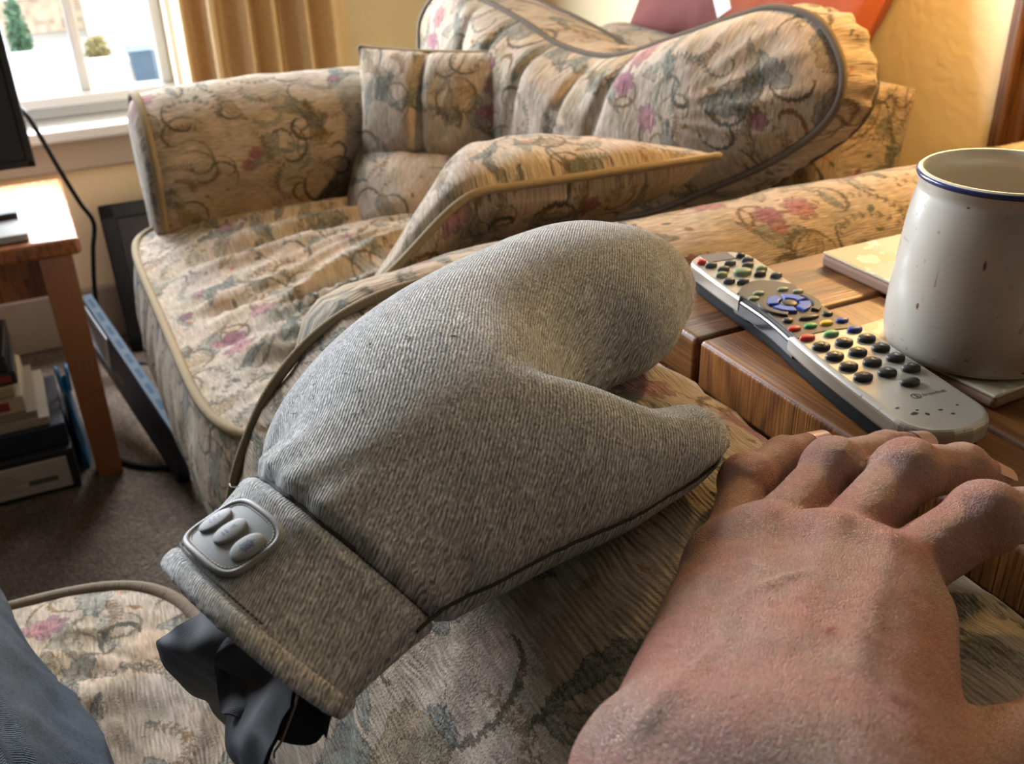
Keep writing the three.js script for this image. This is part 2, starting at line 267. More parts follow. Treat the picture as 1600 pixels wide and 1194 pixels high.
{
  const s = new THREE.Shape([[RX0, 0], [RX1, 0], [RX1, RH], [RX0, RH]].map(([x, y]) => new THREE.Vector2(x, y)));
  s.holes.push(new THREE.Path([[WX0, WY0], [WX0, WY1], [WX1, WY1], [WX1, WY0]].map(([x, y]) => new THREE.Vector2(x, y))));
  const g = new THREE.ExtrudeGeometry(s, { depth: TH, bevelEnabled: false }); g.translate(0, 0, RZ0 - TH); struct('wall_window', g, wallMat);
}
const skirt = mat({ color: '#9c8f7d', roughness: 0.5 });
struct('baseboard_window', rbox(RX1 - RX0, 0.12, 0.018, 0.005, 2, [(RX0 + RX1) / 2, 0.06, RZ0 + 0.009]), skirt);
struct('baseboard_right', rbox(0.018, 0.12, RZ1 - RZ0 - 0.04, 0.005, 2, [RX1 - 0.009, 0.06, (RZ0 + RZ1) / 2 + 0.01]), skirt);
// sash window with thin glazing bars
{
  const w = new THREE.Group(); w.name = 'window_1'; w.userData = { kind: 'structure' }; w.position.set(0, 0, RZ0 - 0.06); scene.add(w);
  const fw = 0.045, fr = [rbox(WX1 - WX0, fw, 0.05, 0.004, 2, [(WX0 + WX1) / 2, WY0 + fw / 2, 0]), rbox(WX1 - WX0, fw, 0.05, 0.004, 2, [(WX0 + WX1) / 2, WY1 - fw / 2, 0]), rbox(0.02, WY1 - WY0 - 2 * fw, 0.05, 0.004, 2, [WX1 - 0.01, (WY0 + WY1) / 2, 0]), rbox(fw, WY1 - WY0 - 2 * fw, 0.05, 0.004, 2, [WX0 + fw / 2, (WY0 + WY1) / 2, 0]), rbox(WX1 - WX0 - 2 * fw, 0.05, 0.05, 0.004, 2, [(WX0 + WX1) / 2 + 0.01, 1.13, 0])];
  struct('window_frame', merge(fr), gloss, w);
  const xs = [-0.82, -0.51, -0.20, 0.115];
  for (const x of xs) for (const [a, b] of [[WY0 + fw, 1.105], [1.155, WY1 - fw]]) struct('glazing_bar', rbox(0.02, b - a, 0.028, 0.005, 2, [x, (a + b) / 2, 0]), gloss, w);
  const ex = [WX0 + fw, ...xs, WX1 - 0.02];
  for (let i = 0; i < ex.length - 1; i++) for (const [a, b] of [[WY0 + fw, 1.105], [1.155, WY1 - fw]]) { const g = new THREE.PlaneGeometry(ex[i + 1] - ex[i], b - a); g.translate((ex[i] + ex[i + 1]) / 2, (a + b) / 2, -0.004); struct('pane', g, glass, w); }
  struct('window_sill', merge([rbox(WX1 - WX0 + 0.06, 0.028, 0.17, 0.008, 3, [(WX0 + WX1) / 2, WY0 - 0.014, 0.045]), rbox(WX1 - WX0 + 0.02, 0.02, 0.035, 0.006, 2, [(WX0 + WX1) / 2, WY0 + 0.035, 0.035])]), gloss, w);
}
struct('trim_1', rbox(WX1 - WX0 + 0.04, 0.07, 0.02, 0.006, 2, [(WX0 + WX1) / 2, 0.408, RZ0 + 0.01]), mat({ color: '#b9ab98', roughness: 0.6 }));

// curtain: one drop of heavy cloth in deep folds, hung from a pole over the window
{
  const t = thing('curtain', 'gold beige curtain hanging in deep folds at the right of the bright window', 'curtain', [0.45, 0.37, -2.1]);
  const fold = (u) => { const k = [[0, -0.02], [0.06, 0.028], [0.13, -0.028], [0.21, 0.04], [0.30, -0.03], [0.40, 0.045], [0.47, -0.035], [0.55, 0.03], [0.63, -0.04], [0.72, 0.045], [0.79, -0.03], [0.88, 0.03], [1, -0.02]]; let i = 0; while (i < k.length - 2 && u > k[i + 1][0]) i++; const q = clamp((u - k[i][0]) / (k[i + 1][0] - k[i][0])); return mix(k[i][1], k[i + 1][1], 0.5 - 0.5 * cos(PI * q)); };
  const f = (side) => (u, v) => { const x = mix(-0.172, 0.185, u) + 0.004 * noise(u * 6, v * 3), z = fold(u + 0.012 * noise(v * 2, 3)) * mix(1.1, 0.85, v) + side; return [x, v * 1.54, z]; };
  part('cloth', merge([surf(200, 40, f(0.0012), (u, v) => [u * 0.7, v * 2.1]), flip(surf(200, 40, f(-0.0012), (u, v) => [u * 0.7, v * 2.1]))]), curtainMat, t);
  part('lining_edge', surf(8, 40, (u, v) => { const a = u * 2 * PI; return [-0.166 + 0.010 * cos(a), v * 1.54, fold(0) * mix(1.15, 0.7, v) + 0.012 + 0.004 * sin(a)]; }, (u, v) => [u * 0.02, v * 2]), mat({ color: '#e4e2dc', roughness: 0.9 }), t, 'white lining edge');
}
{
  const t = thing('curtain_pole', 'wooden curtain pole above the window', 'curtain pole', [-0.42, 1.92, -2.1]);
  const g = new THREE.CylinderGeometry(0.014, 0.014, 2.2, 20); g.rotateZ(PI / 2); part('pole', g, darkWood, t);
  for (const x of [-1.0, 1.0]) { const b = new THREE.CylinderGeometry(0.009, 0.009, 0.1, 12); b.rotateX(PI / 2); b.translate(x, 0, -0.05); part('bracket', b, darkWood, t); }
}

// ---------- outside the window ----------
{
  const render = mat({ color: '#d9d6cf', roughness: 0.95 });
  struct('ground_outside', rbox(60, 0.2, 40, 0.01, 1, [0, -2.05, -23]), mat({ color: '#a9a6a0', roughness: 1 }));
  const t1 = thing('garden_wall', 'low white rendered garden wall seen through the left window pane', 'wall', [0.2, -1.95, -16]);
  part('wall_face', rbox(1.3, 0.5, 0.25, 0.01, 1, [-0.05, 0.25, 0]), render, t1); part('coping', rbox(1.36, 0.08, 0.32, 0.02, 2, [-0.05, 0.54, 0]), mat({ color: '#f0efec', roughness: 0.9 }), t1);
  const t2 = thing('garden_wall', 'short white wall beside the blue bin outside the window', 'wall', [1.22, -1.95, -16.2]);
  part('wall_face', rbox(0.66, 0.3, 0.25, 0.01, 1, [0, 0.15, 0]), render, t2); part('coping', rbox(0.7, 0.07, 0.3, 0.02, 2, [0, 0.335, 0]), mat({ color: '#f0efec', roughness: 0.9 }), t2);
  // wheeled bin
  const b = thing('wheelie_bin', 'blue wheeled rubbish bin with a grey lid outside the window', 'bin', [1.7, -1.95, -16]);
  const taper = (w0, w1, h, d0, d1) => { const g = rbox(1, 1, 1, 0.05, 3), p = g.attributes.position; for (let i = 0; i < p.count; i++) { const k = p.getY(i) + 0.5; p.setXYZ(i, p.getX(i) * mix(w0, w1, k), k * h, p.getZ(i) * mix(d0, d1, k)); } g.computeVertexNormals(); return g; };
  const bb = taper(0.36, 0.44, 0.46, 0.36, 0.44); bb.translate(0, 0.03, 0); part('body', bb, mat({ color: '#42586a', roughness: 0.5 }), b);
  const lid = taper(0.5, 0.42, 0.07, 0.5, 0.4); lid.translate(0, 0.49, 0); part('lid', lid, mat({ color: '#7f9099', roughness: 0.5 }), b);
  for (const s of [-1, 1]) { const wg = new THREE.CylinderGeometry(0.06, 0.06, 0.04, 20); wg.rotateZ(PI / 2); wg.translate(s * 0.19, 0.06, -0.19); part('wheel', wg, mattBlack, b); }
  // shrub in a heap of leaves
  const shrub = (name, label, pos, R, n, col, seed) => {
    const r = rng(seed), s = thing(name, label, 'shrub', pos), L = [], q = new THREE.Quaternion(), e = new THREE.Euler();
    for (let i = 0; i < n; i++) { const a = r() * 2 * PI, c = 2 * r() - 1, k = pow(r(), 0.4), sq = sqrt(1 - c * c), g = new THREE.PlaneGeometry(0.05, 0.1, 1, 2), p = g.attributes.position; for (let j = 0; j < p.count; j++) { if (abs(p.getY(j)) > 0.03) p.setX(j, p.getX(j) * 0.15); else p.setZ(j, 0.012); } e.set(r() * 6, r() * 6, r() * 6); q.setFromEuler(e); g.applyQuaternion(q); g.translate(R[0] * k * sq * cos(a), R[1] + R[1] * k * c, R[2] * k * sq * sin(a)); L.push(g); }
    const m = part('foliage', merge(L), mat({ color: col, roughness: 0.7, transmission: 0.3 }), s); m.userData.kind = 'stuff';
    const st = new THREE.CylinderGeometry(0.02, 0.04, R[1], 8); st.translate(0, R[1] / 2, 0); part('stem', st, darkWood, s);
  };
  shrub('garden_shrub', 'green leafy shrub above the white garden wall outside', [0.12, -1.95, -17.0], [0.16, 0.62, 0.2], 900, '#587f5c', 3);
  shrub('garden_shrub', 'straw coloured tuft of dry plants by the short white wall outside', [1.15, -1.95, -17.0], [0.2, 0.3, 0.15], 500, '#a99a5c', 4);
  // house across the street
  const h = thing('house', 'pale stone house across the street seen through the window', 'house', [1.2, -1.95, -22]);
  part('wall_face', rbox(9, 6, 0.4, 0.02, 1, [-2.5, 3, -0.5]), mat({ map: dtex(256, (x, y) => { const v = 0.85 + 0.3 * tnoise(x * 24, y * 24, 24, 24, 1) ; return [190 * v, 170 * v, 146 * v]; }, [2.4, 2.4], true), roughness: 1 }), h);
  const dw = part('window', rbox(0.9, 1.1, 0.08, 0.01, 1, [-1.05, 1.2, -0.28]), gloss, h); part('pane', rbox(0.78, 0.98, 0.02, 0.004, 1, [-1.05, 1.2, -0.23]), mat({ color: '#6d747a', roughness: 0.1 }), dw);
  part('gate_pier', rbox(1.5, 3, 0.5, 0.03, 1, [0.9, 1.5, 0.6]), render, h);
  part('roof', rbox(9.4, 0.2, 2.5, 0.02, 1, [-2.5, 6.1, -1]), mat({ color: '#555555', roughness: 0.9 }), h);
}

// ---------- upholstery builders ----------
// closed profile [[a, b], ...] carried along stations [{t, s, da, db}]: place(a, b, t) -> [x, y, z]
function sweep(profile, stations, place, mid, bump, nS = 1) {
  const c = new THREE.CatmullRomCurve3(profile.map(([a, b]) => new THREE.Vector3(a, b, 0)), true, 'centripetal'), N = 120, pr = c.getSpacedPoints(N), L = c.getLength(), st = [];
  for (let i = 0; i < stations.length - 1; i++) { const A = stations[i], B = stations[i + 1], n = max(1, Math.ceil(abs(B.t - A.t) / 0.012)); for (let k = 0; k < n; k++) st.push({ t: mix(A.t, B.t, k / n), s: mix(A.s, B.s, k / n) }); }
  st.push(stations.at(-1));
  const g = surf(N, st.length - 1, (u, v) => { const i = Math.round(u * N), q = st[Math.round(v * (st.length - 1))], p = pr[i % N]; let a = mid[0] + (p.x - mid[0]) * q.s, b = mid[1] + (p.y - mid[1]) * q.s; if (bump) { const d = bump(u, q.t, a, b) * q.s; const nxt = pr[(i + 1) % N], prv = pr[(i + N - 1) % N], tx = nxt.x - prv.x, ty = nxt.y - prv.y, l = hypot(tx, ty) || 1; a += ty / l * d; b -= tx / l * d; } return place(a, b, q.t); }, (u, v) => [u * L, st[Math.round(v * (st.length - 1))].t + (1 - st[Math.round(v * (st.length - 1))].s) * 0.1]);
  return g;
}
// soft cushion: w x h face, t thick, pointed corners, puckered edge; warp moves each point afterwards
function pillow(w, h, t, { k = 0.07, e = 0.42, wr = 0.006, seed = 1, n = 60, warp = (p) => p, puck = 0.004, boxed = 0 } = {}) {
  const f = (side) => (u, v) => {
    const s = 2 * u - 1, q = 2 * v - 1, x = s * w / 2 * (1 - k * (1 - q * q) * s * s), y = q * h / 2 * (1 - k * (1 - s * s) * q * q);
    const edge = (1 - s * s) * (1 - q * q), rim = 1 - pow(edge, 0.35);
    let z = side * (boxed / 2 * min(1, 1) + (t - boxed) / 2 * pow(max(edge, 0), e));
    const inn = pow(max(edge, 0), 0.3);
    z += side * inn * (wr * 2.2 * noise(x * 9 + seed * 3.1, y * 9, side * 2) + wr * noise(x * 26, y * 20 + seed, side));
    z += side * puck * inn * rim * sin(60 * (abs(s) > abs(q) ? y : x) * (1 + 0.3 * noise(x * 5, y * 5, seed)) + seed) * 1.2;
    return warp([x, y, z]);
  };
  const uvf = (side) => (u, v) => [(u - 0.5) * w + seed * 0.37, (v - 0.5) * h + (side > 0 ? 0 : 0.23) + seed * 0.11];
  const parts = [surf(n, n, f(1), uvf(1)), flip(surf(n, n, f(-1), uvf(-1)))];
  if (boxed) { const rim = (u) => { const a = u * 4, i = floor(a) % 4, b = a - floor(a); return [[b, 0], [1, b], [1 - b, 1], [0, 1 - b]][i]; }; parts.push(flip(surf(4 * n, 8, (u, v) => { const [a, b] = rim(u), lo = f(-1)(a, b), hi = f(1)(a, b), o = sin(PI * v) * 0.012; const m = [0, 1, 2].map((c) => mix(lo[c], hi[c], v)); const cx = warp([0, 0, 0]); const d = [m[0] - cx[0], m[1] - cx[1], m[2] - cx[2]], l = hypot(...d); return m.map((c, j) => c + d[j] / l * o); }, (u, v) => [u * 2 * (w + h), v * boxed + 0.4]))); }
  return merge(parts);
}
function pillowRim(w, h, { k = 0.07, warp = (p) => p, z = 0, r = 0.004 } = {}) {
  const P = []; const add = (s, q) => { P.push(warp([s * w / 2 * (1 - k * (1 - q * q) * s * s), q * h / 2 * (1 - k * (1 - s * s) * q * q), z])); };
  for (let i = 0; i < 24; i++) add(-1 + i / 12, -1); for (let i = 0; i < 24; i++) add(1, -1 + i / 12); for (let i = 0; i < 24; i++) add(1 - i / 12, 1); for (let i = 0; i < 24; i++) add(-1, 1 - i / 12);
  return tube(P, r, 240, 6, true);
}
// frame that carries (x, y, z) of a cushion to the room: origin, the face's right, up and outward directions
const placeAt = (o, right, up) => { const R = V(right).normalize(), Uq = V(up), N = new THREE.Vector3().crossVectors(R, Uq).normalize(), U = new THREE.Vector3().crossVectors(N, R); return ([x, y, z]) => [o[0] + R.x * x + U.x * y + N.x * z, o[1] + R.y * x + U.y * y + N.y * z, o[2] + R.z * x + U.z * y + N.z * z]; };
const rolled = (s) => {   // section of a rolled arm, s = +1 when the seat lies toward larger a
  const P = [[s * 0.062, 0.05], [s * 0.062, 0.2], [s * 0.062, 0.36], [s * 0.06, 0.46]];
  for (let a = -35; a <= 205; a += 20) P.push([s * 0.088 * cos(a * D2R), 0.556 + 0.086 * sin(a * D2R)]);
  P.push([-s * 0.06, 0.46], [-s * 0.058, 0.3], [-s * 0.058, 0.05]); return s > 0 ? P : P.reverse();
};

// ---------- floral armchair across the room ----------
{
  const t = thing('armchair', 'wide floral tapestry armchair with rolled arms standing by the window', 'armchair', [0.55, 0, -1.08]);
  const L = (x, y, z) => [x - 0.55, y, z + 1.08];
  const creases = (u, x) => 0.004 * noise(u * 14, x * 7, 2) + 0.0025 * noise(u * 30, x * 22, 5);
  const gather = (x0) => (u, x) => creases(u, x) - 0.011 * exp(-pow((x - x0 - 0.05) / 0.05, 2)) * (0.5 + 0.5 * sin(u * 95 + 3 * noise(u * 9, 1)));
  const front = (x0, x1) => [{ t: x0, s: 0.01 }, { t: x0, s: 0.80 }, { t: x0 + 0.006, s: 0.9 }, { t: x0 + 0.02, s: 0.965 }, { t: x0 + 0.05, s: 1 }, { t: x1, s: 1 }, { t: x1, s: 0.01 }];
  // far arm, its seat side toward +z
  part('arm', sweep(rolled(1), front(0.125, 0.98), (a, b, x) => L(x, b, -1.50 + a), [0, 0.5], creases), floral, t);
  // near arm
  part('arm', flip(sweep(rolled(-1).map(([a, b]) => [a, b]), [{ t: 0.142, s: 0.01 }, { t: 0.142, s: 0.5 }, { t: 0.147, s: 0.68 }, { t: 0.157, s: 0.82 }, { t: 0.172, s: 0.92 }, { t: 0.195, s: 0.98 }, { t: 0.23, s: 1 }, { t: 0.98, s: 1 }, { t: 0.98, s: 0.01 }], (a, b, x) => L(x, b, -0.675 + a), [0, 0.5], gather(0.155))), floral, t);
  const rim = rolled(1).filter((p, i) => i > 1 && i < 15);
  part('piping', tube(rim.map(([a, b]) => L(0.137, 0.5 + (b - 0.5) * 0.97, -1.50 + a * 0.97)), 0.006, 90), pipingMat, t);
  // base with a loose front border
  const base = surf(60, 12, (u, v) => { const z = mix(-1.5, -0.66, u); return L(0.11 - 0.02 * v + 0.006 * noise(u * 22, v * 3), 0.06 + 0.185 * v, z); }, (u, v) => [u * 0.84, v * 0.185]);
  part('seat_base', merge([base, rbox(0.82, 0.185, 0.80, 0.02, 2, L(0.53, 0.1525, -1.08))]), floral, t);
  for (const [x, z] of [[0.17, -1.5], [0.17, -0.68], [0.92, -1.5], [0.92, -0.68]]) { const g = new THREE.CylinderGeometry(0.022, 0.017, 0.06, 16); g.translate(...L(x, 0.03, z)); part('foot', g, darkWood, t); }
  // back frame between the arms
  const bw = placeAt(L(0.90, 0.37, -1.20), [0, 0, 1], [0.08, 1, 0]);
  part('backrest', pillow(0.60, 0.57, 0.15, { k: 0.02, e: 0.2, wr: 0.004, seed: 4, n: 40, boxed: 0.1, warp: bw, puck: 0.004 }), floral, t);
}
// seat cushion: T-shaped front lip, ridged where it has been sat on
{
  const t = thing('seat_cushion', 'creased floral seat cushion of the wide armchair with a rounded front', 'cushion', [0.4, 0.3, -1.15]);
  const x0 = 0.085, x1 = 0.78, z0 = -1.53, z1 = -0.80, H = 0.455, B = 0.25, rr = 0.06;
  const ridges = (x, z) => { const w = x * 2.2 + 0.5 * noise(x * 4, z * 5), q = z * 1.0 + 0.05 * noise(x * 5, z * 3) + 0.10 * x; let r = 0; r += 0.019 * pow(max(0, 1 - abs(noise(w, q * 13, 3)) * 2.0), 2.2); r += 0.009 * pow(max(0, 1 - abs(noise(w * 1.4 + 7, q * 27, 5)) * 1.9), 2); r -= 0.016 * pow(max(0, 1 - abs(noise(w * 0.8 + 3, q * 11 + 4, 8)) * 4), 2) * smooth(0.7, 0.45, x); return r * (0.35 + 0.65 * smooth(0.62, 0.3, x)) * smooth(x0 + 0.01, x0 + 0.07, x) * smooth(-1.5, -1.36, z); };
  const outline = (a) => { // superellipse-like rounded rectangle
    const cxm = (x0 + x1) / 2, czm = (z0 + z1) / 2, hx = (x1 - x0) / 2, hz = (z1 - z0) / 2, c = cos(a), s = sin(a), n = 7; const k = pow(pow(abs(c), n) + pow(abs(s), n), -1 / n); return [cxm + hx * c * k, czm + hz * s * k];
  };
  const cxm = (x0 + x1) / 2, czm = (z0 + z1) / 2;
  const top = surf(220, 90, (u, v) => { const [ox, oz] = outline(u * 2 * PI), r = pow(v, 0.75), x = mix(cxm, ox, r), z = mix(czm, oz, r); const edge = 1 - pow(r, 6); return [x - 0.4, H - 0.3 - 0.012 + 0.03 * edge * (1 - r * r * 0.6) + ridges(x, z) * edge, z + 1.15]; }, (u, v, p) => [p[0], p[2]]);
  const side = surf(220, 16, (u, v) => { const [ox, oz] = outline(u * 2 * PI), b = sin(PI * v), cr = 0.006 * noise(ox * 30 + oz * 30, v * 1.2, 4) + 0.003 * noise(oz * 70 + ox * 60, v * 2, 8); const dx = ox - cxm, dz = oz - czm, l = hypot(dx, dz); const o = 0.018 * b + cr * b; return [ox + dx / l * o - 0.4, mix(H - 0.012, B, v) - 0.3, oz + dz / l * o + 1.15]; }, (u, v) => [u * 2.9, v * 0.2]);
  part('cover', merge([flip(top), flip(side)]), floral, t);
  const ring = (y) => { const P = []; for (let i = 0; i < 100; i++) { const [a, b] = outline(i / 100 * 2 * PI); P.push([a - 0.4, y - 0.3, b + 1.15]); } return tube(P, 0.0055, 300, 6, true); };
  part('piping', ring(H - 0.012), pipingMat, t); part('piping', ring(B), pipingMat, t);
}
// large back cushion, boxed, gathered along its dark piping
function boxedCushion(outline, bulge, depth, groove) {
  const c = new THREE.CatmullRomCurve3(outline.map(([a, b]) => new THREE.Vector3(a, b, 0)), true, 'centripetal'), N = 300, pr = c.getSpacedPoints(N), L = c.getLength(), ca = 0, cb = 0.16, dep = (a) => mix(0.15, depth, smooth(0.10, 0.30, a));
  const at = (u) => pr[Math.round(u * N) % N];
  const face = (sgn) => surf(N, 60, (u, v) => { const o = at(u), r = pow(v, 0.8), a = mix(ca, o.x, r), b = mix(cb, o.y, r), e = 1 - pow(r, 5); return [a, b, sgn > 0 ? bulge * pow(max(0, 1 - pow(r, 2.4)), 0.75) + e * groove(a, b, r) : -dep(a) - 0.02 * (1 - r * r)]; }, (u, v, p) => [p[0] + 0.1, p[1] + 0.33]);
  const side = surf(N, 18, (u, v) => { const o = at(u), dx = o.x - ca, dy = o.y - cb, l = hypot(dx, dy), w = 0.016 * sin(PI * v) + 0.006 * sin(PI * v) * noise(u * 60, v * 1.5, 3) + 0.003 * sin(PI * v) * sin(u * L * 260 + 4 * noise(u * 20, 1)); return [o.x + dx / l * w, o.y + dy / l * w, -dep(o.x) * v]; }, (u, v) => [u * L, v * depth + 0.2]);
  return { cover: merge([face(1), flip(face(-1)), flip(side)]), ring: (k) => pr.slice(0, N).filter((p, i) => i % 3 === 0).map((p) => [p.x, p.y, k ? -dep(p.x) : 0.003]) };
}
{
  const t = thing('back_cushion', 'large plump floral back cushion with dark piping filling the wide armchair', 'cushion', [0.62, 0.45, -1.1]);
  const e1 = V([0.19996, 0, 0.9798]), e2 = V([0.20646, 0.97755, -0.04213]), n = V([-0.9578, 0.21072, 0.19547]);
  const pl = ([a, b, h]) => [e1.x * a + e2.x * b + n.x * h, e1.y * a + e2.y * b + n.y * h, e1.z * a + e2.z * b + n.z * h];
  const out = [[-0.43, 0.19], [-0.435, 0.25], [-0.38, 0.297], [-0.284, 0.289], [-0.175, 0.267], [-0.102, 0.248], [-0.002, 0.245], [0.109, 0.281], [0.2, 0.314], [0.237, 0.323], [0.292, 0.316], [0.322, 0.293], [0.337, 0.27], [0.34, 0.245], [0.329, 0.218], [0.284, 0.176], [0.206, 0.127], [0.10, 0.07], [-0.05, 0.035], [-0.2, 0.015], [-0.35, 0.02], [-0.42, 0.08]];
  const groove = (a, b, r) => { let d = 0.010 * noise(a * 8, b * 8, 2) + 0.004 * noise(a * 24, b * 14, 4); for (const [g, w, s] of [[-0.10, 0.007, 0.35], [-0.19, 0.007, 0.3], [-0.01, 0.008, 0.4], [0.06, 0.009, 0.45], [-0.27, 0.008, 0.2]]) d -= 0.011 * exp(-pow((a - g - s * (b - 0.25) * 0.5) / w, 2)) * smooth(0.06, 0.2, b); d += 0.0055 * pow(0.5 + 0.5 * sin(26 * Math.atan2(b - 0.19, a - 0.14) + 3 * noise(a * 9, b * 9)), 2) * smooth(0.45, 0.9, r) * smooth(0.08, 0.2, a); return d; };
  const C = boxedCushion(out, 0.06, 0.055, groove);
  const move = (g) => { const p = g.attributes.position, q = g.attributes.normal; for (let i = 0; i < p.count; i++) { p.setXYZ(i, ...pl([p.getX(i), p.getY(i), p.getZ(i)])); q.setXYZ(i, ...pl([q.getX(i), q.getY(i), q.getZ(i)])); } return g; };
  part('cover', move(C.cover), floral, t);
  part('piping', tube(C.ring(0).map(pl), 0.0045, 400, 6, true), pipingDark, t, 'dark piping'); part('piping', tube(C.ring(1).map(pl), 0.0045, 400, 6, true), pipingDark, t, 'dark piping');
}
// scatter cushions
{
  const t = thing('scatter_cushion', 'square floral scatter cushion propped upright in the far corner of the wide armchair', 'cushion', [0.52, 0.6, -1.33]);
  const warp = placeAt([0.0, 0.0, 0.0], [0.72, 0, 0.70], [0.18, 1, -0.1]), w2 = (p) => { const q = warp(p); return q; };
  part('cover', pillow(0.245, 0.165, 0.085, { k: 0.05, e: 0.42, wr: 0.004, seed: 5, n: 60, warp: ([x, y, z]) => w2([x, y, z - 0.012 * exp(-pow((x + 0.015) / 0.008, 2))]) }), floral, t);
  part('piping', pillowRim(0.245, 0.165, { k: 0.05, warp: w2, r: 0.003 }), pipingMat, t);
}
{
  const t = thing('scatter_cushion', 'floral scatter cushion squashed flat beneath the upright one on the armchair seat', 'cushion', [0.49, 0.485, -1.30]);
  const w2 = placeAt([0, 0, 0], [0.72, 0, 0.70], [0.5, 0.8, -0.5]);
  part('cover', pillow(0.27, 0.16, 0.10, { k: 0.05, e: 0.42, wr: 0.005, seed: 6, n: 60, warp: w2 }), floral, t);
  part('piping', pillowRim(0.27, 0.16, { k: 0.05, warp: w2, r: 0.003 }), pipingMat, t);
}
{
  const t = thing('scatter_cushion', 'flat floral scatter cushion with a pointed corner lying over the near arm of the armchair', 'cushion', [0.40, 0.605, -0.90]);
  const w2 = ((pl) => ([x, y, z]) => { const q = pl([x + 0.5 * (y + 0.15) * smooth(0.05, -0.18, x), y, z]); return [q[0], q[1] - 0.075 * smooth(-0.06, -0.19, x), q[2]]; })(placeAt([0, 0, 0], [1, -0.02, 0.02], [0.0, -0.42, -1]));
  part('cover', pillow(0.36, 0.30, 0.105, { k: 0.06, e: 0.45, wr: 0.004, seed: 8, n: 70, warp: w2 }), floral, t);
  part('piping', pillowRim(0.36, 0.30, { k: 0.06, warp: w2, r: 0.004 }), pipingMat, t);
}
{
  const t = thing('red_cushion', 'red and orange cushion with a white tag lying along the top of the armchair back', 'cushion', [0.985, 0.737, -1.235]);
  const w2 = placeAt([0, 0, 0], [-0.05, 0.02, 1], [0.55, 0.85, 0]);
  const cloth = (c) => mat({ color: c, roughness: 0.85, bumpMap: weaveBump, bumpScale: 0.0004, sheen: 0.2 });
  const g = pillow(0.56, 0.2, 0.12, { k: 0.05, e: 0.45, wr: 0.005, seed: 9, n: 60, warp: w2 }), N = g.attributes.position.count;
  // split along the width into a red end and an orange end, as sewn
  const pick = (test) => { const o = new THREE.BufferGeometry(), idx = []; const P = g.attributes.position; for (let i = 0; i < N; i += 3) { const c = (P.getZ(i) + P.getZ(i + 1) + P.getZ(i + 2)) / 3; if (test(c)) idx.push(i, i + 1, i + 2); } for (const k of ['position', 'normal', 'uv']) { const A = g.attributes[k], n = A.itemSize, q = new Float32Array(idx.length * n); idx.forEach((v, j) => { for (let c = 0; c < n; c++) q[j * n + c] = A.array[v * n + c]; }); o.setAttribute(k, new THREE.BufferAttribute(q, n)); } return o; };
  part('cover', pick((z) => z <= 0.02), cloth('#66302a'), t, 'dusty red end'); part('cover', pick((z) => z > 0.02), cloth('#7f3711'), t, 'orange end');
  { const q = w2([0.02, -0.035, 0.052]); const tg = part('care_tag', rbox(0.034, 0.06, 0.0025, 0.0008, 2), mat({ color: '#d8d6d2', roughness: 0.7 }), t, 'white folded tag'); tg.position.set(q[0] - 0.012, q[1], q[2]); tg.rotation.set(0, -PI / 2, 0.5, 'YXZ'); }
}

// ---------- television corner ----------
{
  const t = thing('tv_stand', 'pine side table with tapered legs under the television', 'table', [-0.44, 0, -1.815]);
  part('table_top', rbox(0.93, 0.028, 0.375, 0.008, 3, [0, 0.396, 0]), pine, t);
  part('apron', rbox(0.82, 0.07, 0.018, 0.003, 2, [-0.0, 0.347, 0.145]), pine, t); part('apron', rbox(0.82, 0.07, 0.018, 0.003, 2, [0, 0.347, -0.145]), pine, t);
  for (const [x, z] of [[0.425, 0.155], [-0.425, 0.155], [0.425, -0.155], [-0.425, -0.155]]) { const g = rbox(1, 1, 1, 0.02, 2), p = g.attributes.position; for (let i = 0; i < p.count; i++) { const k = 0.5 - p.getY(i), w = mix(0.05, 0.04, k); p.setXYZ(i, x + p.getX(i) * w + (x > 0 ? 0.0 : 0) * k, (p.getY(i) + 0.5) * 0.382, z + p.getZ(i) * w + (z > 0 ? 0.045 : -0.01) * k); } g.computeVertexNormals(); part('leg', g, pine, t); }
}
{
  const t = thing('television', 'black flat television on the pine side table in front of the window', 'television', [-0.485, 0.41, -1.86]);
  part('screen_panel', rbox(0.95, 0.58, 0.035, 0.006, 2, [0, 0.355, 0]), mat({ color: '#0b0f1c', roughness: 0.4 }), t);
  part('bezel', merge([rbox(0.95, 0.014, 0.04, 0.003, 2, [0, 0.072, 0.001]), rbox(0.014, 0.58, 0.04, 0.003, 2, [0.468, 0.355, 0.001])]), blackPlastic, t);
  part('neck', rbox(0.1, 0.07, 0.03, 0.004, 2, [0, 0.04, -0.01]), blackPlastic, t); part('foot', rbox(0.4, 0.012, 0.16, 0.004, 2, [0, 0.007, 0]), blackPlastic, t);
}
const sheetTex = (w, h, draw) => ctex(canvas(w, h, draw));
{ // papers and a box on the stand
  const t = single('booklet', rbox(0.12, 0.012, 0.085, 0.002, 1), mat({ color: '#a9a6a0', roughness: 0.6 }), 'grey booklet lying on the pine side table before the television', 'booklet', [-0.105, 0.417, -1.69]);
  single('case', rbox(0.12, 0.02, 0.05, 0.003, 1), mat({ color: '#2c1d18', roughness: 0.5 }), 'dark brown case lying behind the booklet on the pine side table', 'case', [-0.115, 0.421, -1.765]);
}
const cable = mattBlack;
single('power_cable', tube([[-0.02, 0.56, -1.95], [-0.003, 0.523, -2.0], [0.026, 0.42, -2.025], [0.048, 0.35, -2.025], [0.063, 0.31, -2.025], [0.05, 0.25, -2.03], [0.034, 0.12, -2.04], [0.06, 0.012, -2.03], [0.2, 0.006, -1.95]], 0.0045, 120), cable, 'black power cable hanging from the television down to the carpet', 'cable');
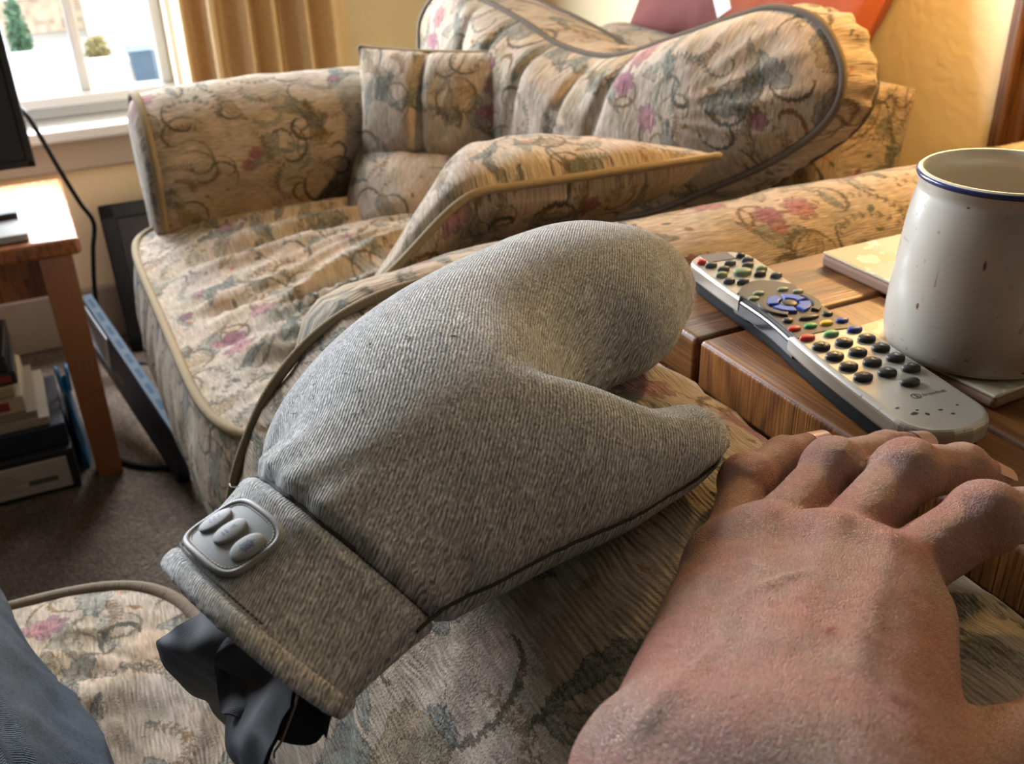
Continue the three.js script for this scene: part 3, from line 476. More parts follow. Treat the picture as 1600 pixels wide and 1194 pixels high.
single('floor_cable', tube([[0.0, 0.006, -1.72], [-0.01, 0.006, -1.66], [0.02, 0.006, -1.605], [0.055, 0.006, -1.575], [0.11, 0.006, -1.545], [0.2, 0.006, -1.55], [0.3, 0.006, -1.5]], 0.005, 90), cable, 'black cable looping over the carpet by the armchair', 'cable');
{ // pile under the stand
  const G = 'pile of cases under the pine side table';
  const label = ctex(canvas(512, 160, (g) => { g.fillStyle = '#b5a99c'; g.fillRect(0, 0, 512, 160); g.fillStyle = '#7f8c7c'; g.fillRect(24, 22, 110, 18); g.fillStyle = '#5a564e'; g.fillRect(340, 86, 120, 28); g.fillStyle = '#8d8378'; for (let i = 0; i < 5; i++) g.fillRect(150, 40 + i * 20, 140 + 20 * (i % 3), 6); }));
  const faceUV = (g) => { const p = g.attributes.position, n = g.attributes.normal, u = g.attributes.uv; g.computeBoundingBox(); const b = g.boundingBox; for (let i = 0; i < p.count; i++) u.setXY(i, (p.getX(i) - b.min.x) / (b.max.x - b.min.x), (p.getY(i) - b.min.y) / (b.max.y - b.min.y)); return g; };
  const boxT = thing('storage_box', 'low dark storage box with pale printed front at the bottom of the pile', 'box', [-0.17, 0, -1.70]);
  part('body', rbox(0.215, 0.075, 0.23, 0.003, 1, [0, 0.0375, 0]), mat({ color: '#17181d', roughness: 0.6 }), boxT);
  part('front_label', faceUV(rbox(0.19, 0.055, 0.004, 0.001, 1, [0, 0.036, 0.116])), mat({ map: label, roughness: 0.6 }), boxT);
  const pile = [['case', 'plain navy case resting on the low storage box', '#141a2a', 0.2, 0.04, 0.2, 0.0755, 0.004], ['book', 'thin cream book low in the pile under the side table', '#a3937c', 0.19, 0.014, 0.19, 0.116, -0.01], ['book', 'thin tan book second from bottom of the small books', '#8b7b66', 0.18, 0.013, 0.185, 0.1305, -0.02], ['case', 'cream case with a small red mark in the pile', '#bda888', 0.165, 0.03, 0.17, 0.144, -0.025], ['case', 'yellow cream case under the black ones in the pile', '#a8966a', 0.16, 0.02, 0.17, 0.1745, -0.03], ['case', 'black case with red lettering strip in the pile', '#15100f', 0.165, 0.022, 0.17, 0.195, -0.028], ['case', 'worn dark case second from top of the pile', '#1d1a19', 0.16, 0.028, 0.16, 0.2175, -0.03], ['disc_player', 'small black disc player on top of the pile under the side table', '#0c0c0f', 0.15, 0.03, 0.15, 0.246, -0.04]];
  const r = rng(5);
  for (const [n, l, c, w, h, d, y, dx] of pile) {
    const q = thing(n, l, n === 'disc_player' ? 'player' : n, [-0.17 + dx, y, -1.70 + (r() - 0.5) * 0.01], (r() - 0.5) * 0.08, n === 'disc_player' ? undefined : G);
    if (n === 'book') { part('pages', rbox(w - 0.004, h - 0.004, d - 0.003, 0.001, 1, [-0.001, h / 2, 0.0]), mat({ color: '#cbbfa8', roughness: 0.9 }), q); part('cover', merge([rbox(w, 0.002, d, 0.0005, 1, [0, 0.001, 0]), rbox(w, 0.002, d, 0.0005, 1, [0, h - 0.001, 0]), rbox(w, h, 0.002, 0.0005, 1, [0, h / 2, d / 2])]), mat({ color: c, roughness: 0.6 }), q); }
    else { part('shell', rbox(w, h, d, 0.003, 2, [0, h / 2, 0]), mat({ color: c, roughness: 0.5 }), q); if (/red/.test(l)) part('printed_mark', rbox(/strip/.test(l) ? 0.05 : 0.02, h * 0.5, 0.002, 0.0005, 1, [w * 0.3, h / 2, d / 2]), mat({ color: '#8e2a20', roughness: 0.5 }), q); if (n === 'disc_player') { part('disc_tray', rbox(w * 0.6, 0.008, 0.003, 0.001, 1, [-0.01, h * 0.6, d / 2]), mat({ color: '#2b2d33', roughness: 0.3 }), q); part('button', rbox(0.012, 0.008, 0.004, 0.001, 1, [w * 0.38, h * 0.5, d / 2]), mat({ color: '#3d4048', roughness: 0.3 }), q); } }
  }
  // blue carrier bag behind the pile
  const bag = surf(40, 24, (u, v) => { const a = u * 2 * PI, k = 1 + 0.18 * noise(cos(a) * 2, v * 3, sin(a) * 2); return [0.011 * cos(a) * k * (1.05 - 0.5 * v), v * 0.135, 0.06 * sin(a) * k * (1.05 - 0.4 * v)]; });
  const bt = thing('carrier_bag', 'bright blue plastic carrier bag beside the pile under the side table', 'bag', [-0.051, 0.002, -1.70]); part('body', flip(bag), mat({ color: '#1d6f9d', roughness: 0.35, transmission: 0.25 }), bt);
  for (const s of [-1, 1]) part('handle', tube([[-0.006 * s, 0.13, -0.02], [-0.008 * s, 0.165, -0.01], [-0.008 * s, 0.165, 0.01], [-0.006 * s, 0.13, 0.02]], 0.003, 24), mat({ color: '#1d6f9d', roughness: 0.35 }), bt);
}
{ // flat box on its long edge between stand and armchair
  const t = thing('flat_box', 'flat navy box with pale blue spine and white label propped beside the armchair', 'box', [0.047, 0.0, -1.66], 0);
  const art = ctex(canvas(512, 256, (g) => { g.fillStyle = '#10152a'; g.fillRect(0, 0, 512, 256); g.fillStyle = '#6d4a2a'; g.beginPath(); g.ellipse(300, 150, 30, 20, 0.4, 0, 7); g.fill(); g.fillStyle = '#4b4630'; g.beginPath(); g.ellipse(360, 190, 40, 22, 0.6, 0, 7); g.fill(); g.fillStyle = '#24304e'; g.fillRect(60, 170, 120, 40); }));
  const spine = ctex(canvas(512, 64, (g) => { g.fillStyle = '#5a636b'; g.fillRect(0, 0, 512, 64); g.fillStyle = '#3d4d5e'; for (let i = 0; i < 9; i++) g.fillRect(20 + i * 54, 18, 34, 26); g.fillStyle = '#4b5660'; g.fillRect(0, 0, 512, 8); }));
  const body = rbox(0.022, 0.11, 0.42, 0.003, 2, [0, 0.055, 0]), p = body.attributes.position, u = body.attributes.uv; for (let i = 0; i < p.count; i++) u.setXY(i, 0.5 - p.getZ(i) / 0.42, p.getY(i) / 0.11);
  part('body', body, mat({ map: art, roughness: 0.5 }), t);
  const sp = rbox(0.019, 0.003, 0.415, 0.001, 1, [0, 0.111, 0]), su = sp.attributes.uv, spp = sp.attributes.position; for (let i = 0; i < spp.count; i++) su.setXY(i, 0.5 + spp.getZ(i) / 0.415, 0.5 + spp.getX(i) / 0.019);
  part('spine', sp, mat({ map: spine, roughness: 0.85, specularIntensity: 0.2 }), t, 'pale blue printed spine');
  const lb = part('label', rbox(0.002, 0.075, 0.13, 0.0005, 1, [-0.012, 0.07, -0.14]), mat({ color: '#dfe4ea', roughness: 0.6 }), t, 'white printed label');
  for (let i = 0; i < 4; i++) part('print_line', rbox(0.0012, 0.004, 0.1, 0.0003, 1, [-0.0132, 0.05 + i * 0.013, -0.14]), mat({ color: i === 3 ? '#41759a' : '#7f95ab', roughness: 0.6 }), lb);
  t.rotation.set(0.28, 0.21, 0, 'YXZ'); t.position.set(0.052, 0.058, -1.71);
}
{ // dark picture frame leaning on the wall behind the armchair
  const t = thing('picture_frame', 'black picture frame leaning on the wall under the window behind the armchair', 'picture frame', [0.24, 0.002, -2.085]); t.rotation.x = -0.16;
  const W = 0.32, H = 0.31, b = 0.03;
  part('frame', merge([rbox(W, b, 0.02, 0.004, 2, [0, b / 2, 0]), rbox(W, b, 0.02, 0.004, 2, [0, H - b / 2, 0]), rbox(b, H, 0.02, 0.004, 2, [-W / 2 + b / 2, H / 2, 0]), rbox(b, H, 0.02, 0.004, 2, [W / 2 - b / 2, H / 2, 0])]), mat({ color: '#0d0e14', roughness: 0.3 }), t);
  part('picture', rbox(W - 2 * b, H - 2 * b, 0.006, 0.001, 1, [0, H / 2, -0.003]), mat({ color: '#34323a', roughness: 0.3 }), t);
}
{ // gilt frame on the right wall, only its edge in view
  const t = thing('wall_picture', 'picture in a dark gilt wooden frame hanging on the yellow wall at the right edge', 'picture', [1.06, 0.52, -0.56]);
  const prof = (x0, y0, w, h) => [rbox(0.03, h, w, 0.006, 2, [-0.018, y0, x0]), rbox(0.042, h - 0.02, w * 0.3, 0.006, 2, [-0.024, y0, x0])];
  part('frame', merge([...prof(-0.25, 0.4, 0.045, 0.8), ...prof(0.25, 0.4, 0.045, 0.8), rbox(0.03, 0.045, 0.5, 0.006, 2, [-0.018, 0.0225, 0]), rbox(0.03, 0.045, 0.5, 0.006, 2, [-0.018, 0.7775, 0])]), darkWood, t);
  for (const q of [-0.221, 0.221]) part('gilt_fillet', rbox(0.024, 0.72, 0.012, 0.004, 2, [-0.016, 0.4, q]), mat({ color: '#9b7438', roughness: 0.35, metalness: 0.6 }), t);
  part('picture', rbox(0.008, 0.71, 0.43, 0.001, 1, [-0.008, 0.4, 0]), mat({ color: '#3a2a1c', roughness: 0.4 }), t);
}

// ---------- armchair the photographer sits in ----------
{
  const t = thing('near_armchair', 'floral tapestry armchair in the foreground whose worn padded arm carries the grey mitten', 'armchair', [-0.1, 0, -0.1]);
  const L = (x, y, z) => [x + 0.1, y, z + 0.1];
  const P = [[0.042, 0.06], [0.042, 0.3], [0.044, 0.47], [0.05, 0.545], [0.059, 0.583], [0.071, 0.611], [0.091, 0.643], [0.122, 0.671], [0.155, 0.685], [0.19, 0.69], [0.225, 0.687], [0.26, 0.677], [0.288, 0.659], [0.306, 0.634], [0.313, 0.6], [0.313, 0.4], [0.313, 0.06]].reverse();
  const slope = (z) => 0.004 * smooth(-0.5, -0.38, z) * smooth(0.1, -0.1, z);
  const creases = (u, z, a, b) => 0.0030 * noise(a * 30, z * 40, b * 30) + 0.0020 * noise(a * 90, z * 55, b * 90) + 0.0016 * pow(1 - abs(noise(a * 40 + b * 30, z * 90, 7)), 6);
  const g = sweep(P, [{ t: -0.538, s: 0.01 }, { t: -0.538, s: 0.92 }, { t: -0.535, s: 0.97 }, { t: -0.528, s: 1 }, { t: 0.58, s: 1 }, { t: 0.58, s: 0.01 }], (a, b, z) => L(a, b + slope(z) * smooth(0.3, 0.6, b), z), [0.18, 0.45], creases, 1);
  // longitudinal yarn: turn the uv so that the ribs cross the arm
  part('arm', flip(g), floral, t);
  const top = P.slice(1, -1);
  part('piping', tube(top.map(([a, b]) => L(a, b + 0.001, -0.532)), 0.0034, 160), pipingMat, t);
  part('front_panel', (() => { const s = new THREE.Shape(top.map(([a, b]) => new THREE.Vector2(0.18 + (a - 0.18) * 0.95, 0.45 + (b - 0.45) * 0.96))); const e = new THREE.ExtrudeGeometry(s, { depth: 0.004, bevelEnabled: false }); e.translate(...L(0, 0, -0.543)); return e; })(), floral, t);
  part('seat_base', rbox(0.66, 0.26, 0.9, 0.03, 3, L(-0.29, 0.2, -0.16)), floral, t);
  part('arm_far_side', (() => { const q = g.clone(); q.applyMatrix4(new THREE.Matrix4().makeTranslation(-0.91, 0, 0)); return flip(q); })(), floral, t);
  part('backrest', rbox(1.1, 0.72, 0.2, 0.08, 4, L(-0.28, 0.42, 0.66)), floral, t);
  for (const [x, z] of [[0.18, -0.5], [-0.72, -0.5], [0.18, 0.35], [-0.72, 0.35]]) { const q = new THREE.CylinderGeometry(0.024, 0.018, 0.06, 16); q.translate(...L(x, 0.03, z)); part('foot', q, darkWood, t); }
}
{
  const t = thing('seat_cushion', 'worn floral seat cushion with corded front edge beside the grey trouser leg', 'cushion', [-0.3, 0.33, -0.25]);
  const x0 = -0.60, x1 = 0.036, z0 = -0.665, z1 = 0.3, n = 8, cxm = (x0 + x1) / 2, czm = (z0 + z1) / 2;
  const out = (a) => { const c = cos(a), s = sin(a), k = pow(pow(abs(c), n) + pow(abs(s), n), -1 / n); return [cxm + (x1 - x0) / 2 * c * k, czm + (z1 - z0) / 2 * s * k]; };
  const crown = (x, z, r) => { const e = 1 - pow(r, 8); return 0.03 * (1 - pow(r, 2.6)) + e * (0.006 * noise(x * 16, z * 18, 2) + 0.0045 * noise(x * 45, z * 38, 4) + 0.0022 * noise(x * 95, z * 80, 7) + 0.006 * pow(1 - abs(noise(x * 24 + 5, z * 20, 6)), 4) - 0.004 * pow(max(0, 1 - abs(noise(x * 40, z * 34 + 3, 5)) * 2.4), 2)); };
  const top = surf(280, 150, (u, v) => { const [a, b] = out(u * 2 * PI), r = v, x = mix(cxm, a, r), z = mix(czm, b, r); return [x + 0.3, 0.45 - 0.33 + crown(x, z, r) + 0.008 * (1 - pow(r, 20)), z + 0.25]; }, (u, v, p) => [p[0], p[2]]);
  const side = surf(280, 14, (u, v) => { const [a, b] = out(u * 2 * PI), q = sin(PI * v) * 0.02, dx = a - cxm, dz = b - czm, l = hypot(dx, dz); return [a + dx / l * q + 0.3, mix(0.45, 0.335, v) - 0.33 + 0.002 * noise(a * 30, v * 3, b * 30), b + dz / l * q + 0.25]; }, (u, v) => [u * 3, v * 0.12]);
  part('cover', merge([flip(top), flip(side)]), floral, t);
  const ring = []; for (let i = 0; i < 120; i++) { const [a, b] = out(i / 120 * 2 * PI); ring.push([a + 0.3, 0.12, b + 0.25]); }
  part('piping', tube(ring, 0.0058, 500, 7, true), mat({ color: '#6f5f4a', roughness: 0.9, bumpMap: weaveBump, bumpScale: 0.0006 }), t, 'brown corded piping');
}

// ---------- side table of thick oak planks ----------
const TT = 0.665;
{
  const t = thing('side_table', 'wooden side table of thick oak planks between the armchairs carrying remote and mug', 'table', [0.62, 0, -0.15]);
  const L = (x, y, z) => [x - 0.62, y, z + 0.15], th = 0.032;
  part('plank', rbox(0.60, th, 0.075, 0.004, 3, L(0.62, TT - th / 2, -0.4675)), oakB, t).geometry.attributes.uv.array.forEach((v, i, a) => { if (i % 2 === 0) { const q = a[i]; a[i] = a[i + 1]; a[i + 1] = q; } });
  const xs = [0.32, 0.3865, 0.462, 0.54, 0.62, 0.70, 0.78, 0.85, 0.92], r = rng(9);
  for (let i = 0; i < xs.length - 1; i++) { const w = xs[i + 1] - xs[i] - 0.0022, g = rbox(w, th, 0.60, 0.0035, 3, L((xs[i] + xs[i + 1]) / 2, TT - th / 2 - (i % 2 ? 0.0008 : 0), -0.1285)), u = g.attributes.uv, o = r() * 0.5, o2 = r() * 0.2; for (let k = 0; k < u.count; k++) u.setXY(k, u.getX(k) + o2, u.getY(k) + o); part('plank', g, i % 2 ? oakB : oak, t); }
  part('apron', merge([rbox(0.54, 0.07, 0.02, 0.003, 2, L(0.62, TT - 0.068, -0.47)), rbox(0.02, 0.07, 0.54, 0.003, 2, L(0.36, TT - 0.068, -0.18))]), oakB, t);
  for (const [x, z] of [[0.365, -0.465], [0.875, -0.465], [0.365, 0.13], [0.875, 0.13]]) part('leg', rbox(0.05, TT - 0.034, 0.05, 0.006, 2, L(x, (TT - 0.034) / 2, z)), oakB, t);
}
// coasters
const marble = (seed, base) => dtex(256, (x, y) => { const a = tfbm(x, y, 3, seed), b = tfbm(x, y, 5, seed + 5), c = tfbm(x, y, 9, seed + 9, 3); const g = smooth(0.5, 0.62, b), o = smooth(0.56, 0.66, a), w = smooth(0.56, 0.62, c); return [mix(mix(base[0], 150, g * 0.7), 205, o * 0.7) + 40 * w, mix(mix(base[1], 158, g * 0.7), 150, o * 0.6) + 40 * w, mix(mix(base[2], 132, g * 0.7), 96, o * 0.6) + 40 * w]; }, [0.11, 0.11], true);
{
  const make = (label, pos, turn, s, map, thick) => { const t = thing('coaster', label, 'coaster', pos, turn); part('core', rbox(s, thick, s, 0.003, 2, [0, thick / 2, 0]), mat({ color: '#8a6a56', roughness: 0.8 }), t, 'brown cork edge'); part('printed_top', rbox(s - 0.001, 0.0022, s - 0.001, 0.001, 1, [0, thick + 0.0008, 0]), mat({ map, roughness: 0.3, clearcoat: 0.3 }), t); return t; };
  make('pale printed coaster lying at the back of the side table behind the mug', [0.512, TT, -0.432], 0.0, 0.105, marble(1, [180, 168, 138]), 0.0085);
  make('marbled coaster under the cream speckled mug', [0.446, TT, -0.34], 0.05, 0.097, marble(7, [196, 186, 160]), 0.0065);
}
// stoneware mug with a blue line at the rim
const MUG = [0.4365, TT + 0.0093, -0.3375];
{
  const t = thing('mug', 'cream speckled stoneware mug with a blue line round its rolled rim', 'mug', MUG);
  const H = 0.0955, glaze = dtex(1024, (x, y) => { const s = smooth(0.93, 0.965, tnoise(x * 40, y * 16, 40, 16, 2)) * 0.9, sp = smooth(0.9, 0.96, tnoise(x * 70, y * 56, 70, 56, 3)) * 0.5, cl = tfbm(x, y, 4, 6) - 0.5, drip = smooth(0.012, 0.004, abs(y - 0.55 - 0.05 * tnoise(x * 14, 0, 14, 1, 4))) * smooth(0.52, 0.7, tnoise(x * 9, 3, 9, 4, 5)) * 0.45; const k = clamp(s + sp * 0.5 + drip); return [mix(186 + 22 * cl, 90, k), mix(180 + 20 * cl, 60, k), mix(168 + 18 * cl, 42, k)]; }, [1, 1], true);
  const clay = mat({ map: glaze, roughness: 0.3, clearcoat: 0.5, clearcoatRoughness: 0.15 }), plain = mat({ color: '#d8cfbb', roughness: 0.3, clearcoat: 0.4 });
  const lathe = (pts, n = 96) => new THREE.LatheGeometry(new THREE.SplineCurve(pts.map(([x, y]) => new THREE.Vector2(x, y))).getPoints(70), n);
  part('body', lathe([[0.001, 0.001], [0.03, 0.001], [0.0435, 0.0006], [0.0458, 0.002], [0.0468, 0.006], [0.0474, 0.016], [0.0468, 0.032], [0.0455, 0.05], [0.0437, 0.07], [0.0416, 0.083], [0.0408, 0.0875], [0.0418, 0.0915], [0.0425, 0.0938]]), clay, t);
  part('blue_line', lathe([[0.0424, 0.0934], [0.0428, 0.0943], [0.0427, 0.0953], [0.0420, 0.0960]]), mat({ color: '#20285a', roughness: 0.25, clearcoat: 0.5 }), t, 'dark blue line');
  part('rim', lathe([[0.0421, 0.0959], [0.0408, 0.0968], [0.0394, 0.0963], [0.0385, 0.0945]]), plain, t);
  part('inside', lathe([[0.0385, 0.0946], [0.0376, 0.088], [0.0388, 0.08], [0.0412, 0.06], [0.043, 0.03], [0.042, 0.012], [0.034, 0.006], [0.001, 0.005]]), plain, t);
  part('tea', new THREE.CylinderGeometry(0.0405, 0.0405, 0.002, 64).translate(0, 0.062, 0), mat({ color: '#8d6a45', roughness: 0.12 }), t);
  const a = 1.75, hx = (r, y) => [r * cos(a), y, r * sin(a)], hp = [hx(0.043, 0.074), hx(0.058, 0.078), hx(0.074, 0.066), hx(0.078, 0.045), hx(0.068, 0.024), hx(0.054, 0.017), hx(0.0455, 0.02)];
  const hg = new THREE.TubeGeometry(curve(hp), 60, 0.0068, 14); part('handle', hg, clay, t);
}

// ---------- remote control ----------
{
  const L = 0.234, wide = (s) => { // half width along the length, s from the far end (0) to the near end (1)
    const k = mix(0.0215, 0.0235, smooth(0.3, 0.8, s)); return k - 0.0025 * exp(-pow((s - 0.42) / 0.14, 2)); };
  const a = new THREE.Vector3(0.377, 0, -0.493), b = new THREE.Vector3(0.343, 0, -0.262), dir = b.clone().sub(a), turn = Math.atan2(dir.x, dir.z);
  const t = thing('remote_control', 'silver and black television remote with coloured buttons lying on the oak side table', 'remote', [(a.x + b.x) / 2, TT + 0.0005, (a.z + b.z) / 2], turn);
  const endR = 0.012;
  // plan outline from s0 to s1 with rounded ends where wanted; half width scaled
  const shape = (s0, s1, inset, r0, r1) => {
    const P = [], N = 40, z = (s) => (s - 0.5) * L, w = (s) => wide(s) - inset;
    const side = (sg) => { const o = []; for (let i = 0; i <= N; i++) { const s = mix(s0, s1, i / N); let x = w(s); const d0 = (s - s0) * L, d1 = (s1 - s) * L; if (r0 && d0 < r0) x -= r0 - sqrt(max(0, r0 * r0 - (r0 - d0) * (r0 - d0))); if (r1 && d1 < r1) x -= r1 - sqrt(max(0, r1 * r1 - (r1 - d1) * (r1 - d1))); o.push(new THREE.Vector2(sg * x, -z(s))); } return o; };
    return new THREE.Shape([...side(1), ...side(-1).reverse()]);
  };
  const slab = (s0, s1, inset, y0, y1, bev, r0, r1) => { const g = new THREE.ExtrudeGeometry(shape(s0, s1, inset + bev, r0, r1), { depth: max(0.0001, y1 - y0 - 2 * bev), bevelEnabled: bev > 0, bevelThickness: bev, bevelSize: bev, bevelSegments: 4, curveSegments: 8 }); g.rotateX(-PI / 2); g.translate(0, y0 + bev, 0); return g; };
  const silver = mat({ map: dtex(512, (x, y) => { const w = smooth(0.93, 0.985, tnoise(x * 26, y * 26, 26, 26, 3)) * smooth(0.5, 0.7, tnoise(x * 5, y * 5, 5, 5, 4)); return [mix(168, 46, w), mix(162, 42, w), mix(150, 38, w)]; }, [0.09, 0.09], true), metalness: 0.45, roughness: 0.36 });
  const black = mat({ color: '#0b0c0f', roughness: 0.22, clearcoat: 0.4 }), brown = mat({ color: '#4a3f36', roughness: 0.4, metalness: 0.2 });
  part('bottom_shell', slab(0.0, 1.0, 0.003, 0, 0.0125, 0.004, 0.016, 0.02), mattBlack, t);
  part('far_cover', slab(0.0, 0.285, 0, 0.0105, 0.021, 0.0025, 0.014, 0), silver, t);
  part('waist_side', slab(0.285, 0.545, 0.0004, 0.0085, 0.0195, 0.0024, 0, 0), black, t, 'glossy black waist');
  part('near_cover', slab(0.545, 1.0, 0, 0.0105, 0.0215, 0.003, 0, 0.016), silver, t);
  // brown control field between the covers, with arched ends
  { const s = new THREE.Shape(), z = (q) => (q - 0.5) * L, w = (q) => wide(q) - 0.0028; s.moveTo(-w(0.25), -z(0.275)); for (let i = 0; i <= 20; i++) { const k = i / 20; s.lineTo(mix(-w(0.27), w(0.27), k), -z(0.275 - 0.055 * sin(PI * k))); } for (let i = 0; i <= 16; i++) { const q = mix(0.28, 0.55, i / 16); s.lineTo(w(q), -z(q)); } for (let i = 0; i <= 20; i++) { const k = 1 - i / 20; s.lineTo(mix(-w(0.55), w(0.55), k), -z(0.555 - 0.012 * sin(PI * k))); } for (let i = 0; i <= 16; i++) { const q = mix(0.55, 0.28, i / 16); s.lineTo(-w(q), -z(q)); }
    const g = new THREE.ExtrudeGeometry(s, { depth: 0.002, bevelEnabled: true, bevelThickness: 0.0004, bevelSize: 0.0004, bevelSegments: 2 }); g.rotateX(-PI / 2); g.translate(0, 0.0196, 0); part('control_field', g, brown, t, 'brown middle panel'); }
  const c = (h, r = 0.45) => mat({ color: h, roughness: r });
  const K = { grey: c('#4b4e55'), dark: c('#2d2a28'), red: c('#c8372b'), green: c('#3f9a5c'), paleGreen: c('#6aa86a'), yellow: c('#e0ab20'), blue: c('#2c3f86'), nav: c('#3453a8', 0.35), grn: c('#7a8a6a') };
  const dome = new THREE.SphereGeometry(1, 28, 10, 0, 2 * PI, 0, PI / 2), skirt = new THREE.CylinderGeometry(1, 1.04, 1, 28, 1, true);
  const btn = (s, x, m, rx, rz, h = 0.0026, y0 = 0.0211, ang = 0, name = 'button') => { const g1 = dome.clone(); g1.scale(rx, h * 0.55, rz); g1.translate(0, h * 0.6, 0); const g2 = skirt.clone(); g2.scale(rx, h * 0.6, rz); g2.translate(0, h * 0.3, 0); const g = merge([g1, g2]); g.rotateY(ang); const q = part(name, g, m, t); q.position.set(x, y0, (s - 0.5) * L); return q; };
  // far cover
  part('infrared_window', slab(0.0, 0.055, 0.0115, 0.0195, 0.0214, 0.0004, 0, 0), c('#3a2228', 0.2), t).position.x = -0.001;
  btn(0.055, -0.0155, K.red, 0.0030, 0.0024); btn(0.05, 0.0125, K.dark, 0.003, 0.0024);
  for (const [s, x] of [[0.085, -0.0125], [0.09, 0.0], [0.085, 0.0130], [0.122, -0.0085], [0.12, 0.0085]]) btn(s, x, K.grey, 0.0040, 0.0022);
  for (const [s, x, m] of [[0.155, -0.014, K.grn], [0.155, 0.0135, K.grn], [0.2, -0.0145, K.grey], [0.21, 0.016, K.grey], [0.185, 0.0085, K.dark], [0.215, -0.007, K.grey]]) btn(s, x, m, 0.0038, 0.0024);
  btn(0.158, 0.0, K.grn, 0.0058, 0.0042, 0.003); 
  // ring of the navigation pad
  const arc = (r0, r1, a0, a1, h, m, s0, y0, name) => { const s = new THREE.Shape(); for (let i = 0; i <= 18; i++) { const a = mix(a0, a1, i / 18); i ? s.lineTo(r1 * cos(a), r1 * sin(a)) : s.moveTo(r1 * cos(a), r1 * sin(a)); } for (let i = 18; i >= 0; i--) { const a = mix(a0, a1, i / 18); s.lineTo(r0 * cos(a), r0 * sin(a)); } const g = new THREE.ExtrudeGeometry(s, { depth: h, bevelEnabled: true, bevelThickness: 0.0005, bevelSize: 0.0005, bevelSegments: 2 }); g.rotateX(-PI / 2); const q = part(name, g, m, t); q.position.set(0, y0, (s0 - 0.5) * L); return q; };
  for (let i = 0; i < 4; i++) arc(0.0064, 0.0116, (i * 90 + 12) * D2R, (i * 90 + 78) * D2R, 0.0016, K.nav, 0.385, 0.0216, 'navigation_key');
  btn(0.385, 0, K.dark, 0.0047, 0.0047, 0.0022, 0.0216);
  arc(0.0138, 0.0172, 150 * D2R, 235 * D2R, 0.0014, K.dark, 0.385, 0.0216, 'rocker_key'); arc(0.0138, 0.0172, -55 * D2R, 30 * D2R, 0.0014, K.dark, 0.385, 0.0216, 'rocker_key');
  for (const [s, x] of [[0.30, -0.008], [0.30, 0.008], [0.325, -0.0145], [0.325, 0.0145]]) btn(s, x, K.grn, 0.0034, 0.0022, 0.0018, 0.0216);
  btn(0.468, -0.0125, K.dark, 0.003, 0.0026, 0.002, 0.0216); btn(0.468, 0.0125, K.dark, 0.003, 0.0026, 0.002, 0.0216); btn(0.472, 0, K.dark, 0.006, 0.0022, 0.002, 0.0216);
  [K.red, K.green, K.yellow, K.blue].forEach((m, i) => btn(0.513, -0.0148 + i * 0.0099, m, 0.0037, 0.0024, 0.002, 0.0216));
  // number pad
  btn(0.565, -0.0145, K.red, 0.0044, 0.0027); btn(0.565, 0.0, K.paleGreen, 0.0044, 0.0027); btn(0.565, 0.0145, K.blue, 0.0044, 0.0027);
  const digits = ['1', '2', '3', '4', '5', '6', '7', '8', '9', '-', '0', '='];
  for (let r = 0; r < 4; r++) for (let k = 0; k < 3; k++) {
    const q = btn(0.615 + r * 0.052, -0.0137 + k * 0.0137, K.dark, 0.0049, 0.0039, 0.003);
    const cv = canvas(64, 64, (g) => { g.fillStyle = '#2d2a28'; g.fillRect(0, 0, 64, 64); g.fillStyle = '#b8b2a6'; g.font = 'bold 40px sans-serif'; g.textAlign = 'center'; g.textBaseline = 'middle'; g.fillText(digits[r * 3 + k], 32, 34); });
    const pg = new THREE.CircleGeometry(0.0021, 20); pg.rotateX(-PI / 2); pg.translate(0, 0.00352, 0); part('printed_digit', pg, mat({ map: ctex(cv), roughness: 0.45 }), q);
  }
  btn(0.823, 0.004, K.dark, 0.005, 0.0036, 0.003); 
  // emblem and lettering near the end
  { const cv = canvas(256, 64, (g) => { g.clearRect(0, 0, 256, 64); g.strokeStyle = '#3a362f'; g.fillStyle = '#3a362f'; g.lineWidth = 6; g.beginPath(); g.ellipse(34, 32, 27, 24, 0, 0, 7); g.stroke(); g.beginPath(); g.arc(26, 34, 14, -1.4, 1.5); g.stroke(); g.beginPath(); g.arc(44, 30, 12, 1.2, 4.4); g.stroke(); g.font = 'bold 34px sans-serif'; g.textBaseline = 'middle'; g.fillText('broadnet', 76, 33); });
    const tx = ctex(cv), pg = new THREE.PlaneGeometry(0.022, 0.0055); pg.rotateX(-PI / 2); pg.translate(0.007, 0.02162, (0.872 - 0.5) * L); part('logo_print', pg, mat({ map: tx, transparent: true, roughness: 0.5 }), t); }
  // chipped paint: bare dark plastic at the near corner
  { const chip = (x, z, rx, rz, seed) => { const s = new THREE.Shape(), r = rng(seed); for (let i = 0; i < 14; i++) { const a = i / 14 * 2 * PI, k = 0.7 + 0.5 * r(); const p = [rx * k * cos(a), rz * k * sin(a)]; i ? s.lineTo(...p) : s.moveTo(...p); } const g = new THREE.ShapeGeometry(s); g.rotateX(-PI / 2); g.translate(x, 0.02163, z); return g; };
    const zz = (s) => (s - 0.5) * L; part('paint_chip', merge([chip(-0.012, zz(0.93), 0.0022, 0.001, 1), chip(-0.007, zz(0.94), 0.001, 0.0013, 2), chip(0.001, zz(0.935), 0.0013, 0.0007, 3), chip(-0.009, zz(0.92), 0.0008, 0.0006, 4), chip(0.004, zz(0.955), 0.0011, 0.0007, 5), chip(-0.016, zz(0.9), 0.0012, 0.0006, 6), chip(0.011, zz(0.93), 0.0008, 0.0005, 7)]), c('#1a1817', 0.6), t); }
}

